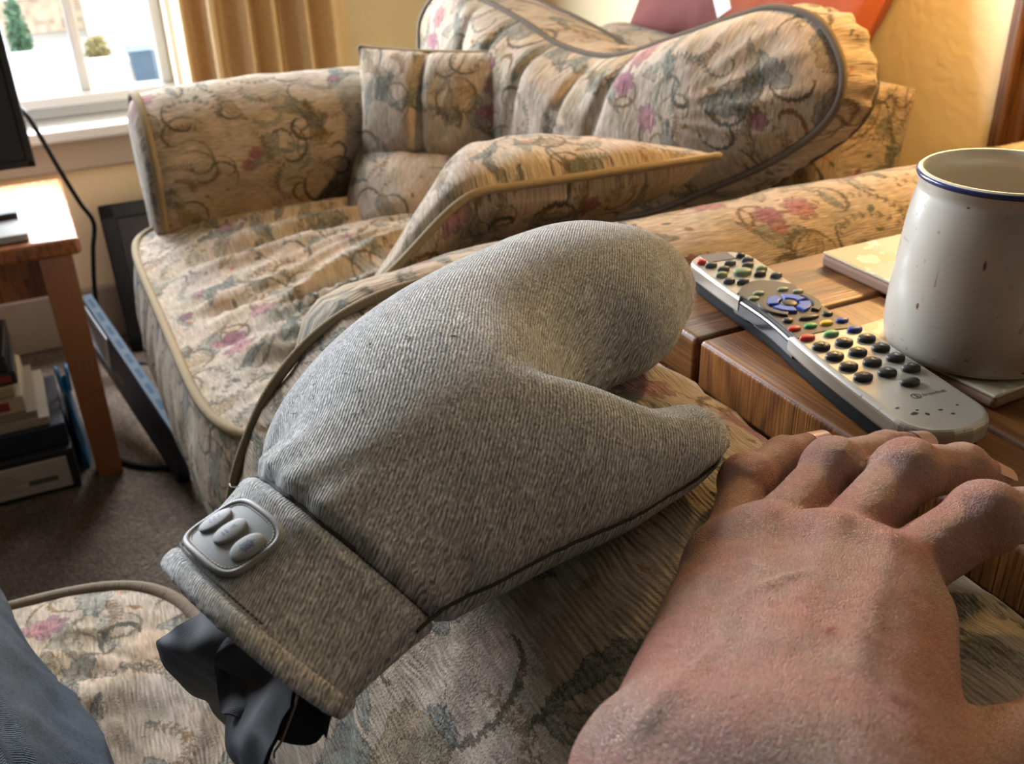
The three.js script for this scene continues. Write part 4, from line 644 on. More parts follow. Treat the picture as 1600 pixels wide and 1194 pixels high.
// ---------- reading lamp, just outside the picture on the right ----------
{
  const t = thing('floor_lamp', 'floor lamp with a curved stem and cream shade glowing beside the yellow wall', 'lamp', [0.95, 0, -0.42]);
  part('base', new THREE.LatheGeometry([[0.001, 0], [0.09, 0], [0.092, 0.012], [0.02, 0.022], [0.009, 0.04]].map(([x, y]) => new THREE.Vector2(x, y)), 48), darkWood, t);
  part('stem', tube([[0, 0.03, 0], [0, 0.6, 0], [0, 1.15, 0], [-0.01, 1.32, -0.06], [-0.04, 1.36, -0.18], [-0.06, 1.28, -0.27], [-0.06, 1.18, -0.28]], 0.008, 90, 12), darkWood, t);
  part('shade', new THREE.LatheGeometry([[0.115, 1.02], [0.06, 1.19], [0.061, 1.19], [0.116, 1.02]].map(([x, y]) => new THREE.Vector2(x, y)), 64).translate(-0.06, 0, -0.28), mat({ color: '#f0dcb4', roughness: 1, transmission: 0.5, side: THREE.DoubleSide }), t);
  part('lamp_bulb', new THREE.SphereGeometry(0.026, 24, 16).translate(-0.06, 1.06, -0.28), mat({ color: '#fff2d8', emissive: new THREE.Color(1, 0.66, 0.3), emissiveIntensity: 8 }), t);
  const l = new THREE.PointLight(new THREE.Color(1.0, 0.64, 0.24), 2.0); l.name = 'lamp_light'; l.position.set(0.89, 1.06, -0.70); l.castShadow = true; l.shadow.radius = 1.5; scene.add(l);
}

// ---------- grey heated mitten ----------
{
  const MY = 0.711, OX = 0.13, OY = 0.69, OZ = -0.30;
  const t = thing('mitten', 'padded grey heather mitten with a control panel on its cuff lying across the armchair arm', 'mitten', [OX, OY, OZ]);
  const CP = [[0.0168, -0.2849], [0.0314, -0.3036], [0.0402, -0.3096], [0.0459, -0.3041], [0.0489, -0.3045], [0.0466, -0.3154], [0.0502, -0.3355], [0.062, -0.3523], [0.0872, -0.3786], [0.1174, -0.4027], [0.1399, -0.4195], [0.1798, -0.4374], [0.2212, -0.458], [0.2525, -0.4699], [0.2648, -0.4637], [0.2744, -0.4534], [0.2856, -0.4378], [0.2959, -0.4215], [0.2993, -0.4088], [0.2842, -0.3888], [0.2567, -0.3615], [0.2311, -0.3461], [0.2161, -0.3452], [0.1900, -0.3330], [0.1690, -0.3085], [0.1800, -0.2984], [0.1928, -0.2918], [0.2118, -0.2949], [0.2245, -0.287], [0.2174, -0.2645], [0.1979, -0.2558], [0.1800, -0.2520], [0.165, -0.2470], [0.15, -0.2440], [0.1278, -0.2403], [0.1005, -0.2335], [0.0836, -0.2310], [0.0704, -0.2243], [0.0379, -0.2055], [0.0219, -0.192], [0.0062, -0.1637], [-0.0203, -0.2047], [-0.0216, -0.2458]];
  const poly = curve(CP.map(([x, z]) => [x, 0, z]), true).getPoints(440).map((p) => [p.x, p.z]);
  const H = 0.0018, X0 = -0.038, Z0 = -0.484, NX = 194, NZ = 188, phi = new Float32Array(NX * NZ), ins = new Uint8Array(NX * NZ);
  for (let k = 0; k < NZ; k++) for (let i = 0; i < NX; i++) {
    const x = X0 + i * H, z = Z0 + k * H; let c = false, dm = 9;
    for (let a = 0, b = poly.length - 1; a < poly.length; b = a++) { const [xi, zi] = poly[a], [xj, zj] = poly[b]; if (zi > z !== zj > z && x < (xj - xi) * (z - zi) / (zj - zi) + xi) c = !c; const ex = xj - xi, ez = zj - zi, tt = clamp(((x - xi) * ex + (z - zi) * ez) / (ex * ex + ez * ez + 1e-12)); dm = min(dm, hypot(x - xi - ex * tt, z - zi - ez * tt)); }
    ins[k * NX + i] = c ? 1 : 0; phi[k * NX + i] = c ? 0.0005 : -0.035 * dm;
  }
  for (let it = 0; it < 300; it++) for (let k = 1; k < NZ - 1; k++) for (let i = 1; i < NX - 1; i++) { const o = k * NX + i; if (ins[o]) { const B = (c) => max(phi[c], -0.00003); phi[o] += 1.88 * (0.25 * (B(o - 1) + B(o + 1) + B(o - NX) + B(o + NX) + H * H) - phi[o]); } }
  const samp = (x, z) => { const a = clamp((x - X0) / H, 0, NX - 1.001), b = clamp((z - Z0) / H, 0, NZ - 1.001), i = floor(a), k = floor(b), u = a - i, v = b - k, o = k * NX + i; return mix(mix(phi[o], phi[o + 1], u), mix(phi[o + NX], phi[o + NX + 1], u), v); };
  const mid = (x, z) => MY - 0.004 * exp(-(pow(x - 0.19, 2) + pow(z + 0.235, 2)) / 0.002025);
  const C2 = 1.42 * 1.42, A = [0.04877, -0.31024], tilt = (y) => 0.6 * (y - 0.717), n = [0.958, -0.285], tg = [0.285, 0.958];
  const st = (x, z) => [(x - A[0]) * n[0] + (z - A[1]) * n[1], (x - A[0]) * tg[0] + (z - A[1]) * tg[1]];
  // soft folds of the padding
  const folds = (x, y, z, s, q) => 0.00004 * noise(x * 24, z * 24, y * 12) + 0.000035 * exp(-abs(s) / 0.02) * sin(q * 420 + 3 * noise(x * 30, z * 30)) * (s > 0 ? 1 : 0.2) + 0.00005 * pow(max(0, 1 - abs(noise(x * 20 + 3, z * 20, 4)) * 1.6), 2) * smooth(0.15, 0.21, x) * smooth(-0.33, -0.36, z);
  const seamDent = (y, d) => 0.000045 * exp(-pow((y + d) / 0.0016, 2)) - 0.000018 * exp(-pow((y + d - 0.0042) / 0.0022, 2));
  const segD = (x, z, a, b) => { const ex = b[0] - a[0], ez = b[1] - a[1], k = clamp(((x - a[0]) * ex + (z - a[1]) * ez) / (ex * ex + ez * ez)); return [hypot(x - a[0] - ex * k, z - a[1] - ez * k), k]; };
  const valley = (x, z) => { const [d, k] = segD(x, z, [0.176, -0.305], [0.128, -0.280]); const [d2] = segD(x, z, [0.160, -0.296], [0.187, -0.288]); return min(0.8, 0.55 * exp(-pow(d / 0.0085, 2)) * pow(1 - k, 1.3) + 0.30 * exp(-pow(d2 / 0.014, 2))); };
  const core = (x, y, z) => { const [s0, q] = st(x, z), s = s0 + tilt(y), p = samp(x, z) * (1 - valley(x, z)), dy = y - mid(x, z); const e = 0.00016 * exp(-pow(s / 0.0030, 2)); return max(dy * dy / (dy < 0 ? C2 * 0.25 : C2), dy < -0.0155 ? (-dy - 0.0155) * 0.08 + p : -1) - p * (s < 0 ? mix(1, 0.90, smooth(0, -0.012, s)) : 1) + e + seamDent(dy, 0.0) - folds(x, dy, z, s, q); };
  const toL = (f) => (x, y, z) => f(x + OX, y + OY, z + OZ);
  const scaleF = 18; // brings the field near metres so that cuts blend evenly
  const body = toL((x, y, z) => { const s = st(x, z)[0] + tilt(y); return max(core(x, y, z) * scaleF, -s * 0.9 - 0.0005); });
  const lo = [-0.036 - OX, MY - 0.022 - OY, -0.482 - OZ], hi = [0.31 - OX, MY + 0.072 - OY, -0.152 - OZ];
  // cloth laid flat from the crown down each flank
  const gphi = new Float32Array(NX * NZ * 2); { let A0 = new Float32Array(NX * NZ); for (let i = 0; i < A0.length; i++) A0[i] = sqrt(max(phi[i], 0)); for (let p = 0; p < 14; p++) { const B0 = A0.slice(); for (let k = 3; k < NZ - 3; k++) for (let i = 3; i < NX - 3; i++) { const o = k * NX + i; B0[o] = (A0[o] * 2 + A0[o - 3] + A0[o + 3] + A0[o - 3 * NX] + A0[o + 3 * NX]) / 6; } A0 = B0; } for (let k = 1; k < NZ - 1; k++) for (let i = 1; i < NX - 1; i++) { const o = k * NX + i, gx = (A0[o + 1] - A0[o - 1]) / (2 * H), gz = (A0[o + NX] - A0[o - NX]) / (2 * H), l = hypot(gx, gz), k2 = min(1, l / 0.35) / (l + 1e-6); gphi[2 * o] = gx * k2; gphi[2 * o + 1] = gz * k2; } }
  const gsamp = (x, z) => { const a = clamp((x - X0) / H, 0, NX - 1.001), b = clamp((z - Z0) / H, 0, NZ - 1.001), i = floor(a), k = floor(b), u = a - i, v = b - k, o = 2 * (k * NX + i), m = (c) => mix(mix(gphi[o + c], gphi[o + 2 + c], u), mix(gphi[o + 2 * NX + c], gphi[o + 2 * NX + 2 + c], u), v); return [m(0), m(1)]; };
  const fuv = (x, y, z) => { const X = x + OX, Z = z + OZ, [gx, gz] = gsamp(X, Z), e = (0.060 - (y + OY - mid(X, Z))) * 0.6, [s, q] = st(X - gx * e, Z - gz * e); return [s, q]; };
  part('shell', nets(body, lo, hi, 0.0017, fuv), mittenMat, t);
  const HEM = -0.0455;
  const cuff = toL((x, y, z) => { const s = st(x, z)[0] + tilt(y), f = core(x, y, z) * scaleF; return max(f + 0.0004, s > -0.025 ? -1 : -(f + 0.0045), s + 0.0008, HEM + 0.0012 - s); });
  part('cuff', nets(cuff, lo, [0.115 - OX, hi[1], hi[2]], 0.0016, fuv), mittenMat, t);
  const hem = toL((x, y, z) => { const s = st(x, z)[0] + tilt(y), f = core(x, y, z) * scaleF, w = -0.0010 + 0.5 * pow(max(0, abs(s - (HEM + 0.0038)) - 0.0016), 2) / 0.004; return max(f + w, -(f + 0.0052), s - (HEM + 0.0078), HEM - s); });
  part('hem_band', nets(hem, lo, [0.10 - OX, hi[1], hi[2]], 0.0015, (x, y, z) => { const u = fuv(x, y, z); return [u[1], u[0] + 0.03]; }), mittenMat, t);
  // height of the top of the cuff over a point, by bisection
  const topY = (x, z) => { let a = mid(x, z), b = a + 0.075; for (let i = 0; i < 30; i++) { const m = (a + b) / 2; core(x, m, z) < 0 ? a = m : b = m; } return a; };
  const stp0 = (s, q) => [A[0] + n[0] * s + tg[0] * q, A[1] + n[1] * s + tg[1] * q];
  const stp = (s, q) => { let p = stp0(s, q); for (let i = 0; i < 12; i++) { const yy = samp(p[0], p[1]) > 0 ? topY(p[0], p[1]) : MY; p = stp0(s - tilt(yy), q); } return p; };
  // sewing lines
  const seamPts = (s, q0, q1, lift) => { const P = []; for (let i = 0; i <= 40; i++) { const [x, z] = stp(s, mix(q0, q1, i / 40)); P.push([x - OX, topY(x, z) + lift - OY, z - OZ]); } return P; };
  const seamQ = (s) => { let a = -0.03, b = 0.15; const ok = []; for (let q = a; q <= b; q += 0.001) { const [x, z] = stp(s, q); if (samp(x, z) > 0.00002) ok.push(q); } return [ok[0] + 0.004, ok.at(-1) - 0.012]; };
  { const [a, b] = seamQ(0); part('seam', tube(seamPts(0, a, b, -0.0006), 0.0008, 120, 5), seamMat, t, 'dark sewn seam between cuff and hand'); }
  { const s = HEM + 0.0088, [a, b] = seamQ(s), P = seamPts(s, a, b, 0.0007); const L = []; for (let i = 0; i < 46; i++) { const k = i / 46 * 40, p = (q) => { const j = min(39, floor(q)), f = q - j; return [0, 1, 2].map((c) => mix(P[j][c], P[j + 1][c], f)); }; L.push(tube([p(k), p(k + 0.28), p(k + 0.55)], 0.00045, 4, 5)); } part('hem_stitching', merge(L), mat({ color: '#4c4a45', roughness: 0.9 }), t); }
  { // side seam where top and palm pieces meet
    const rimPts = (i0, i1) => { const P = []; for (let i = i0; i <= i1; i++) { const [x, z] = CP[i]; P.push([x, mid(x, z), z]); } const c = curve(P), Q = c.getPoints(60).map((p) => { let x = p.x, z = p.z; for (let k = 0; k < 14; k++) { const g = (samp(x + 0.001, z) - samp(x - 0.001, z)) / 0.002, h = (samp(x, z + 0.001) - samp(x, z - 0.001)) / 0.002, l = hypot(g, h) || 1, e = samp(x, z) - 0.000035; x -= g / l * clamp(e / l, -0.0012, 0.0012); z -= h / l * clamp(e / l, -0.0012, 0.0012); } return [x - OX, mid(x, z) - OY, z - OZ]; }); return tube(Q, 0.0007, 160, 5); };
    part('seam', rimPts(26, 37), seamMat, t, 'dark side seam'); part('seam', rimPts(17, 21), seamMat, t, 'dark side seam');
  }
  // control panel: bent rubber plate with a raised border, stitching and three oval keys
  {
    const cen = [0.0249, 0.749, -0.2481], x = cen[0], z = cen[2], e = 0.006;
    const c0 = [x, topY(x, z), z], N = V([-(topY(x + e, z) - topY(x - e, z)) / (2 * e), 1, -(topY(x, z + e) - topY(x, z - e)) / (2 * e)]).normalize();
    const T = V([n[0], 0, n[1]]); T.addScaledVector(N, -T.dot(N)).normalize(); const B = new THREE.Vector3().crossVectors(N, T).multiplyScalar(-1);   // T toward the hand, B across the cuff to the left
    const R = 0.052, at = (a, b, h) => { const q = b / R, k = R + h; return [c0[0] - OX + T.x * a + B.x * k * sin(q) + N.x * (k * cos(q) - R), c0[1] - OY + T.y * a + B.y * k * sin(q) + N.y * (k * cos(q) - R), c0[2] - OZ + T.z * a + B.z * k * sin(q) + N.z * (k * cos(q) - R)]; };
    const W2 = 0.0108, H2 = 0.0140, rr = (th, sc) => { const c = cos(th), s = sin(th), m = 4, k = pow(pow(abs(c), m) + pow(abs(s), m), -1 / m); return [W2 * sc * c * k, H2 * sc * s * k]; };
    const plate = surf(96, 14, (u, v) => { const [a, b] = rr(u * 2 * PI, v > 0.7 ? 1 : v / 0.7), h = v > 0.7 ? mix(0.0014, -0.003, (v - 0.7) / 0.3) : 0.0014; return at(a, b, h); }, (u, v) => [u * 0.1, v * 0.02]);
    const panel = part('control_panel', flip(plate), rubber, t, 'pale grey rubber panel');
    const ring = (sc, h) => { const P = []; for (let i = 0; i < 64; i++) { const [a, b] = rr(i / 64 * 2 * PI, sc); P.push(at(a, b, h)); } return P; };
    part('border', tube(ring(1.0, 0.0012), 0.0011, 200, 8, true), rubberRim, panel);
    { const L = []; for (let i = 0; i < 72; i++) { const q = (k) => { const [a, b] = rr((i + k) / 72 * 2 * PI, 0.885); return at(a, b, 0.0015); }; L.push(tube([q(0), q(0.3), q(0.6)], 0.00024, 3, 5)); } part('stitching', merge(L), whiteThread, panel, 'white stitching'); }
    const sym = [(g) => { g.lineWidth = 7; for (const x of [44, 64, 84]) { g.beginPath(); g.moveTo(x, 40); g.quadraticCurveTo(x + 10, 52, x, 64); g.quadraticCurveTo(x - 10, 76, x, 88); g.stroke(); } }, (g) => { g.beginPath(); g.moveTo(34, 44); g.lineTo(62, 64); g.lineTo(34, 84); g.closePath(); g.fill(); g.fillRect(72, 44, 8, 40); g.fillRect(88, 44, 8, 40); }, (g) => { g.lineWidth = 8; for (let k = 0; k < 3; k++) { const a = k * PI / 3; g.beginPath(); g.moveTo(64 - 34 * cos(a), 64 - 34 * sin(a)); g.lineTo(64 + 34 * cos(a), 64 + 34 * sin(a)); g.stroke(); for (const s of [-1, 1]) { g.beginPath(); g.moveTo(64 + s * 24 * cos(a) - 10 * sin(a), 64 + s * 24 * sin(a) + 10 * cos(a)); g.lineTo(64 + s * 15 * cos(a), 64 + s * 15 * sin(a)); g.lineTo(64 + s * 24 * cos(a) + 10 * sin(a), 64 + s * 24 * sin(a) - 10 * cos(a)); g.stroke(); } } }];
    [-0.0092, 0.0, 0.0092].forEach((b0, i) => {
      const tex = ctex(canvas(128, 128, (g) => { g.fillStyle = '#7f7f7b'; g.fillRect(0, 0, 128, 128); g.strokeStyle = g.fillStyle = '#3d4452'; g.lineCap = 'round'; g.translate(64, 64); g.rotate(PI / 2); g.scale(0.85, 0.85); g.translate(-64, -64); sym[i](g); }));
      const ra = 0.0054, rb = 0.0036, g = surf(48, 10, (u, v) => { const th = u * 2 * PI, k = v < 0.6 ? v / 0.6 : 1, h = v < 0.6 ? 0.0029 - 0.0005 * k * k : mix(0.0024, 0.0012, (v - 0.6) / 0.4); return at(ra * k * cos(th), b0 + rb * k * sin(th), h); }, (u, v) => { const k = v < 0.6 ? v / 0.6 : 1; return [0.5 + 0.48 * k * sin(u * 2 * PI), 0.5 + 0.48 * k * cos(u * 2 * PI)]; });
      part('button', flip(g), mat({ map: tex, roughness: 0.6, specularIntensity: 0.5 }), panel);
    });
  }
  // dark lining: crumpled sleeve out of the cuff, and its tail hanging beside the cushion
  {
    const cuffMid = stp0(HEM + 0.006, 0.068), dirS = [-n[0], -n[1]];
    const sleeve = (o) => (u, v) => { const th = u * 2 * PI, q = 0.026 * cos(th) * mix(1, 1.0, v) - 0.006, s = mix(0.02, -0.004 - 0.008 * cos(th + 2.6) - 0.003 * sin(3 * th + 1), v), hh = -0.004 + 0.013 * sin(th) * mix(1, 0.9, v) + 0.0035 * sin(5 * th + 4 * v) * v + o * (abs(sin(th)) * 0.8), wob = 0.004 * noise(q * 60, v * 4, sin(th) * 2); const [x, z] = [cuffMid[0] + tg[0] * (q + o * cos(th)) - dirS[0] * s, cuffMid[1] + tg[1] * (q + o * cos(th)) - dirS[1] * s]; return [x - OX, MY + 0.010 + hh - 0.024 * v * v + wob - OY, z - OZ]; };
    part('lining', merge([surf(120, 40, sleeve(0), (u, v) => [u * 0.2, v * 0.05]), flip(surf(120, 40, sleeve(-0.0008), (u, v) => [u * 0.2, v * 0.05]))]), liningMat, t, 'crumpled dark lining');
    const TA = [[0.034, 0.715, -0.240], [0.022, 0.700, -0.242], [0.014, 0.675, -0.262], [0.019, 0.63, -0.29], [0.027, 0.57, -0.335], [0.034, 0.50, -0.38]].map(([a, b, c]) => V([a, b, c])), tc = new THREE.CatmullRomCurve3(TA);
    const tail = (o) => (u, v) => { const p = tc.getPoint(v), w = mix(0.030, 0.040, smooth(0, 0.5, v)), k = (u - 0.5) * 2, rip = 0.0045 * sin(k * 5 + v * 6) * (1 - v * 0.6) + 0.002 * noise(k * 3, v * 9, 1); return [p.x + 0.006 * k + rip + o - 0.008 * k * k - OX, p.y + 0.003 * noise(k * 2, v * 6) - OY, p.z + w * k - OZ]; };
    part('lining_tail', merge([surf(40, 60, tail(0.0008), (u, v) => [u * 0.06, v * 0.2]), flip(surf(40, 60, tail(-0.0008), (u, v) => [u * 0.06, v * 0.2]))]), liningMat, t, 'dark cloth tail hanging beside the cushion');
  }
  part('loose_thread', tube([[0.0300, 0.7145, -0.212], [0.0285, 0.712, -0.211], [0.0262, 0.706, -0.212], [0.0235, 0.698, -0.214], [0.0215, 0.690, -0.2185], [0.0214, 0.688, -0.2188]].map(([a, b, c]) => [a - OX, b - OY, c - OZ]), 0.0004, 40, 5), mat({ color: '#a08c66', roughness: 0.9 }), t, 'frayed straw thread');
  { const r = rng(77), L = []; for (let i = 0; i < 90; i++) { const s = mix(-0.04, 0.22, r()), q = mix(0.0, 0.15, r()), [x, z] = stp(s, q); if (samp(x, z) < 0.00012) continue; const y = topY(x, z) + 0.0002, a = r() * 7, l = 0.0005 + 0.0022 * pow(r(), 3); L.push(tube([[x - OX, y - OY, z - OZ], [x + l * cos(a) - OX, y + 0.0004 * r() - OY, z + l * sin(a) - OZ], [x + 1.7 * l * cos(a + 0.8) - OX, y - OY, z + 1.7 * l * sin(a + 0.8) - OZ]], 0.00016 + 0.0001 * r(), 4, 4)); } const m = part('lint', merge(L), whiteThread, t); m.userData.kind = 'stuff'; }
}

// ---------- the photographer: left hand on the arm, one leg ----------
{
  const PX = 0.1, PY = 0.66, PZ = -0.12;
  const t = thing('person', 'photographer resting a bare left hand across the armchair arm beside grey sweatpants', 'person', [PX, PY, PZ]);
  const J = {
    W: [0.1124, 0.728, -0.1215], F: [0.03, 0.738, 0.05],
    pm: [0.1815, 0.698, -0.2200], pp: [0.2158, 0.703, -0.2529], pd: [0.2461, 0.698, -0.2664], pt: [0.2695, 0.692, -0.2732],
    rm: [0.1903, 0.707, -0.2118], rp: [0.2378, 0.714, -0.2315], rd: [0.2747, 0.705, -0.2404], rt: [0.2986, 0.697, -0.2464],
    mm: [0.2040, 0.71, -0.1945], mp: [0.2535, 0.719, -0.2119], md: [0.2864, 0.709, -0.2139], mt: [0.305, 0.698, -0.2142],
    im: [0.2140, 0.708, -0.1795], ip: [0.2571, 0.718, -0.1797], id: [0.2924, 0.708, -0.1808], it: [0.3135, 0.699, -0.1793],
    tc: [0.158, 0.708, -0.108], tm: [0.1930, 0.703, -0.1130], ti: [0.2270, 0.698, -0.1170], tt: [0.2570, 0.692, -0.1220],
  };
  const lerp3 = (a, b, k) => [0, 1, 2].map((i) => mix(a[i], b[i], k)), off = (a, d) => [a[0] + d[0], a[1] + d[1], a[2] + d[2]];
  const bones = []; const bone = (a, b, ra, rb, k) => bones.push([J[a] ?? a, J[b] ?? b, ra, rb, k]);
  // forearm, wrist, palm
  bone(off(J.W, [0.016, -0.004, 0.014]), off(J.F, [0.02, 0, 0]), 0.0215, 0.034, 0.02); bone(off(J.W, [-0.016, -0.006, -0.012]), off(J.F, [-0.02, 0, 0]), 0.0205, 0.034, 0.02);
  const Wp = off(J.W, [-0.012, -0.004, -0.014]), Wi = off(J.W, [0.014, -0.002, 0.010]), Wm = off(J.W, [0.004, 0, -0.002]);
  bone(Wp, 'pm', 0.0175, 0.0112, 0.014); bone(lerp3(Wp, Wm, 0.5), 'rm', 0.018, 0.0118, 0.014); bone(Wm, 'mm', 0.019, 0.0125, 0.014); bone(Wi, 'im', 0.019, 0.0128, 0.022);
  bone(lerp3(Wi, J.tc, 0.55), lerp3(J.im, J.tm, 0.30), 0.0170, 0.0105, 0.020);
  const low = (p, d) => off(p, [0, -d, 0]);
  bone(low(Wp, 0.008), low(J.pm, 0.007), 0.016, 0.011, 0.012); bone(low(Wm, 0.008), low(J.mm, 0.008), 0.018, 0.012, 0.012); bone(low(Wi, 0.006), low(J.im, 0.006), 0.018, 0.012, 0.012);
  const hand = bones.splice(0);
  const finger = (m, p, d, e, r) => { bone(m, p, r[0] * 1.04, r[1], 0); bone(p, d, r[1] * 1.0, r[2], 0); bone(d, e, r[2], r[3], 0); return bones.splice(0); };
  const fingers = [finger('pm', 'pp', 'pd', 'pt', [0.0098, 0.0088, 0.0076, 0.0064]), finger('rm', 'rp', 'rd', 'rt', [0.0108, 0.0098, 0.0084, 0.0070]), finger('mm', 'mp', 'md', 'mt', [0.0114, 0.0104, 0.0088, 0.0072]), finger('im', 'ip', 'id', 'it', [0.0116, 0.0106, 0.0092, 0.0076]), (() => { bone(Wi, 'tc', 0.018, 0.0185, 0); bone('tc', 'tm', 0.0185, 0.0135, 0); bone('tm', 'ti', 0.0130, 0.0112, 0); bone('ti', 'tt', 0.0110, 0.0086, 0); return bones.splice(0); })()];
  const knuck = [['pm', 0.0098], ['rm', 0.0116], ['mm', 0.0124], ['im', 0.0122]].map(([k, r]) => [off(J[k], [-0.001, 0.0050, 0.001]), r]);
  const web = [['pm', 'rm', 'pp', 'rp'], ['rm', 'mm', 'rp', 'mp'], ['mm', 'im', 'mp', 'ip']].map(([a, b, c, d]) => [lerp3(lerp3(J[a], J[b], 0.5), lerp3(J[c], J[d], 0.5), -0.15), lerp3(lerp3(J[a], J[b], 0.5), lerp3(J[c], J[d], 0.5), 0.14)].map((p) => off(p, [0, -0.002, 0])));
  const tendon = [['pm', Wp], ['rm', Wm], ['mm', Wm], ['im', Wi]].map(([k, w]) => [lerp3(off(J[k], [0, 0.010, 0]), off(w, [0, 0.0165, 0]), 0.02), lerp3(off(J[k], [0, 0.0085, 0]), off(w, [0, 0.0165, 0]), 0.75)]);
  const veins = [[[0.0925, 0, -0.1353], [0.1073, 0, -0.1415]], [[0.1073, 0, -0.1415], [0.1256, 0, -0.1511]], [[0.1256, 0, -0.1511], [0.144, 0, -0.169]], [[0.144, 0, -0.169], [0.1677, 0, -0.1705]], [[0.1488, 0, -0.1695], [0.1616, 0, -0.1787]], [[0.1616, 0, -0.1787], [0.1639, 0, -0.1877]]];
  const pads = ['pp', 'rp', 'mp', 'ip'].map((k, i) => [off(J[k], [0, 0.0012, 0]), [0.0088, 0.0098, 0.0104, 0.0106][i]]);
  const SPOTS = [[0.1531, -0.1419, 0.0019, 0.8], [0.1556, -0.1430, 0.0015, 0.75], [0.1577, -0.1574, 0.0019, 0.45], [0.1497, -0.1150, 0.0021, 0.6], [0.1375, -0.1235, 0.0013, 0.55], [0.1123, -0.1555, 0.0008, 0.7]];
  const foldRings = ['p', 'r', 'm', 'i'].map((c) => { const a = V(J[c + 'm']), b = V(J[c + 'p']), d = V(J[c + 'd']); return [J[c + 'p'], d.clone().sub(a).normalize().toArray(), J[c + 'd'], V(J[c + 't']).sub(b).normalize().toArray()]; });
  const field = (X, Y, Z) => {
    const x = X + PX, y = Y + PY, z = Z + PZ; let d = 1e3;
    for (const [a, b, ra, rb, k] of hand) d = smin(d, cap(x, y, z, a, b, ra, rb), k);
    for (const [p, r] of knuck) d = smin(d, hypot(x - p[0], y - p[1], z - p[2]) - r, 0.009);
    for (const [a, b] of web) d = smin(d, cap(x, y, z, a, b, 0.0085, 0.005), 0.010);
    for (const fg of fingers) { let q = 1e3; for (const [a, b, ra, rb] of fg) q = smin(q, cap(x, y, z, a, b, ra, rb), 0.005); d = smin(d, q, 0.0028 + 0.006 * smooth(0.215, 0.19, x)); }
    for (const [p, r] of pads) d = smin(d, hypot(x - p[0], y - p[1], z - p[2]) - r, 0.006);
    if (d > 0.012 || d < -0.012) return d;
    if (y > 0.70) { const ln = (a, b) => { const ex = b[0] - a[0], ez = b[2] - a[2], tt = clamp(((x - a[0]) * ex + (z - a[2]) * ez) / (ex * ex + ez * ez)); return hypot(x - a[0] - ex * tt, z - a[2] - ez * tt); };
      for (const [a, b] of tendon) d -= 0.0010 * exp(-pow(ln(a, b) / 0.0045, 2));
      let v = 9; for (const [a, b] of veins) v = min(v, ln(a, b)); d -= 0.0013 * exp(-pow((v + 0.0006 * noise(x * 200, z * 200)) / 0.0022, 2)); }
    // folds over the finger joints
    for (const [p, n1, q, n2] of foldRings) for (const [o, n, w] of [[p, n1, 0.0075], [q, n2, 0.0045]]) { const s = (x - o[0]) * n[0] + (y - o[1]) * n[1] + (z - o[2]) * n[2], rr = hypot(x - o[0], y - o[1], z - o[2]); if (rr < 0.016 && y > o[1]) d += 0.00042 * exp(-pow(s / w, 2)) * pow(0.5 + 0.5 * cos(s * 2600 + 2 * noise(x * 300, z * 300)), 2) * smooth(0.016, 0.009, rr); }
    // fine lie of the skin over the back of the hand
    d += 0.00028 * noise(x * 150, y * 150, z * 150) + 0.0006 * noise(x * 45, y * 45, z * 45);
    return d;
  };
  const lo = [-0.02 - PX, 0.655 - PY, -0.285 - PZ], hi = [0.33 - PX, 0.785 - PY, 0.06 - PZ];
  const g = nets(field, lo, hi, 0.0015, (x, y, z) => [x + 0.35 * y, z - 0.35 * y]);
  { // blood under the skin: redder knuckles and fingertips, a few marks
    const p = g.attributes.position, C = new Float32Array(p.count * 3);
    const spots = SPOTS;
    for (let i = 0; i < p.count; i++) {
      const x = p.getX(i) + PX, y = p.getY(i) + PY, z = p.getZ(i) + PZ; let r = 0;
      for (const [k, w] of [['pm', 0.5], ['rm', 0.9], ['mm', 0.8], ['im', 0.5], ['pp', 0.6], ['rp', 0.6], ['mp', 0.6], ['ip', 0.6], ['pt', 0.6], ['rt', 0.6], ['mt', 0.6], ['it', 0.6], ['tt', 0.6]]) { const o = J[k], q = hypot(x - o[0], (y - o[1]) * 0.6, z - o[2]); r = max(r, w * exp(-pow(q / 0.0115, 2))); }
      r = r * (0.75 + 0.5 * noise(x * 90, z * 90)) + 0.22 * noise(x * 60, y * 60, z * 60) + 0.12 * noise(x * 170, y * 170, z * 170);
      let s = 0; for (const [a, b, rad, w] of spots) s = max(s, y > 0.715 ? w * smooth(rad * 1.3, rad * 0.5, hypot(x - a, z - b) + 0.0004 * noise(x * 900, z * 900)) : 0);
      C[3 * i] = clamp(1 - 0.03 * r - 0.35 * s); C[3 * i + 1] = clamp(1 - 0.36 * r - 0.72 * s); C[3 * i + 2] = clamp(1 - 0.27 * r - 0.66 * s);
    }
    g.setAttribute('color', new THREE.BufferAttribute(C, 3));
  }
  part('left_hand', g, skin, t);
  const nail = (e, d, r, turn) => { const E = V(J[e]), Dd = V(J[d]), ax = E.clone().sub(Dd).normalize(), up = V([0, 1, 0]); const sd = new THREE.Vector3().crossVectors(ax, up).normalize(), nn = new THREE.Vector3().crossVectors(sd, ax); const o = E.clone().addScaledVector(ax, -0.002); return flip(surf(16, 14, (u, v) => { const a = (u - 0.5) * 1.9, l = (v - 0.5) * r * 1.9, rr = r * (1.03 - 0.10 * v), q = o.clone().addScaledVector(ax, l + r * 0.2 * cos(a)).addScaledVector(sd, rr * sin(a)).addScaledVector(nn, rr * cos(a) - 0.0002); return [q.x - PX, q.y - PY, q.z - PZ]; })); };
  for (const [e, d, r] of [['pt', 'pd', 0.0068], ['rt', 'rd', 0.0074], ['mt', 'md', 0.0077], ['it', 'id', 0.008], ['tt', 'ti', 0.0092]]) part('fingernail', nail(e, d, r), nailMat, t);

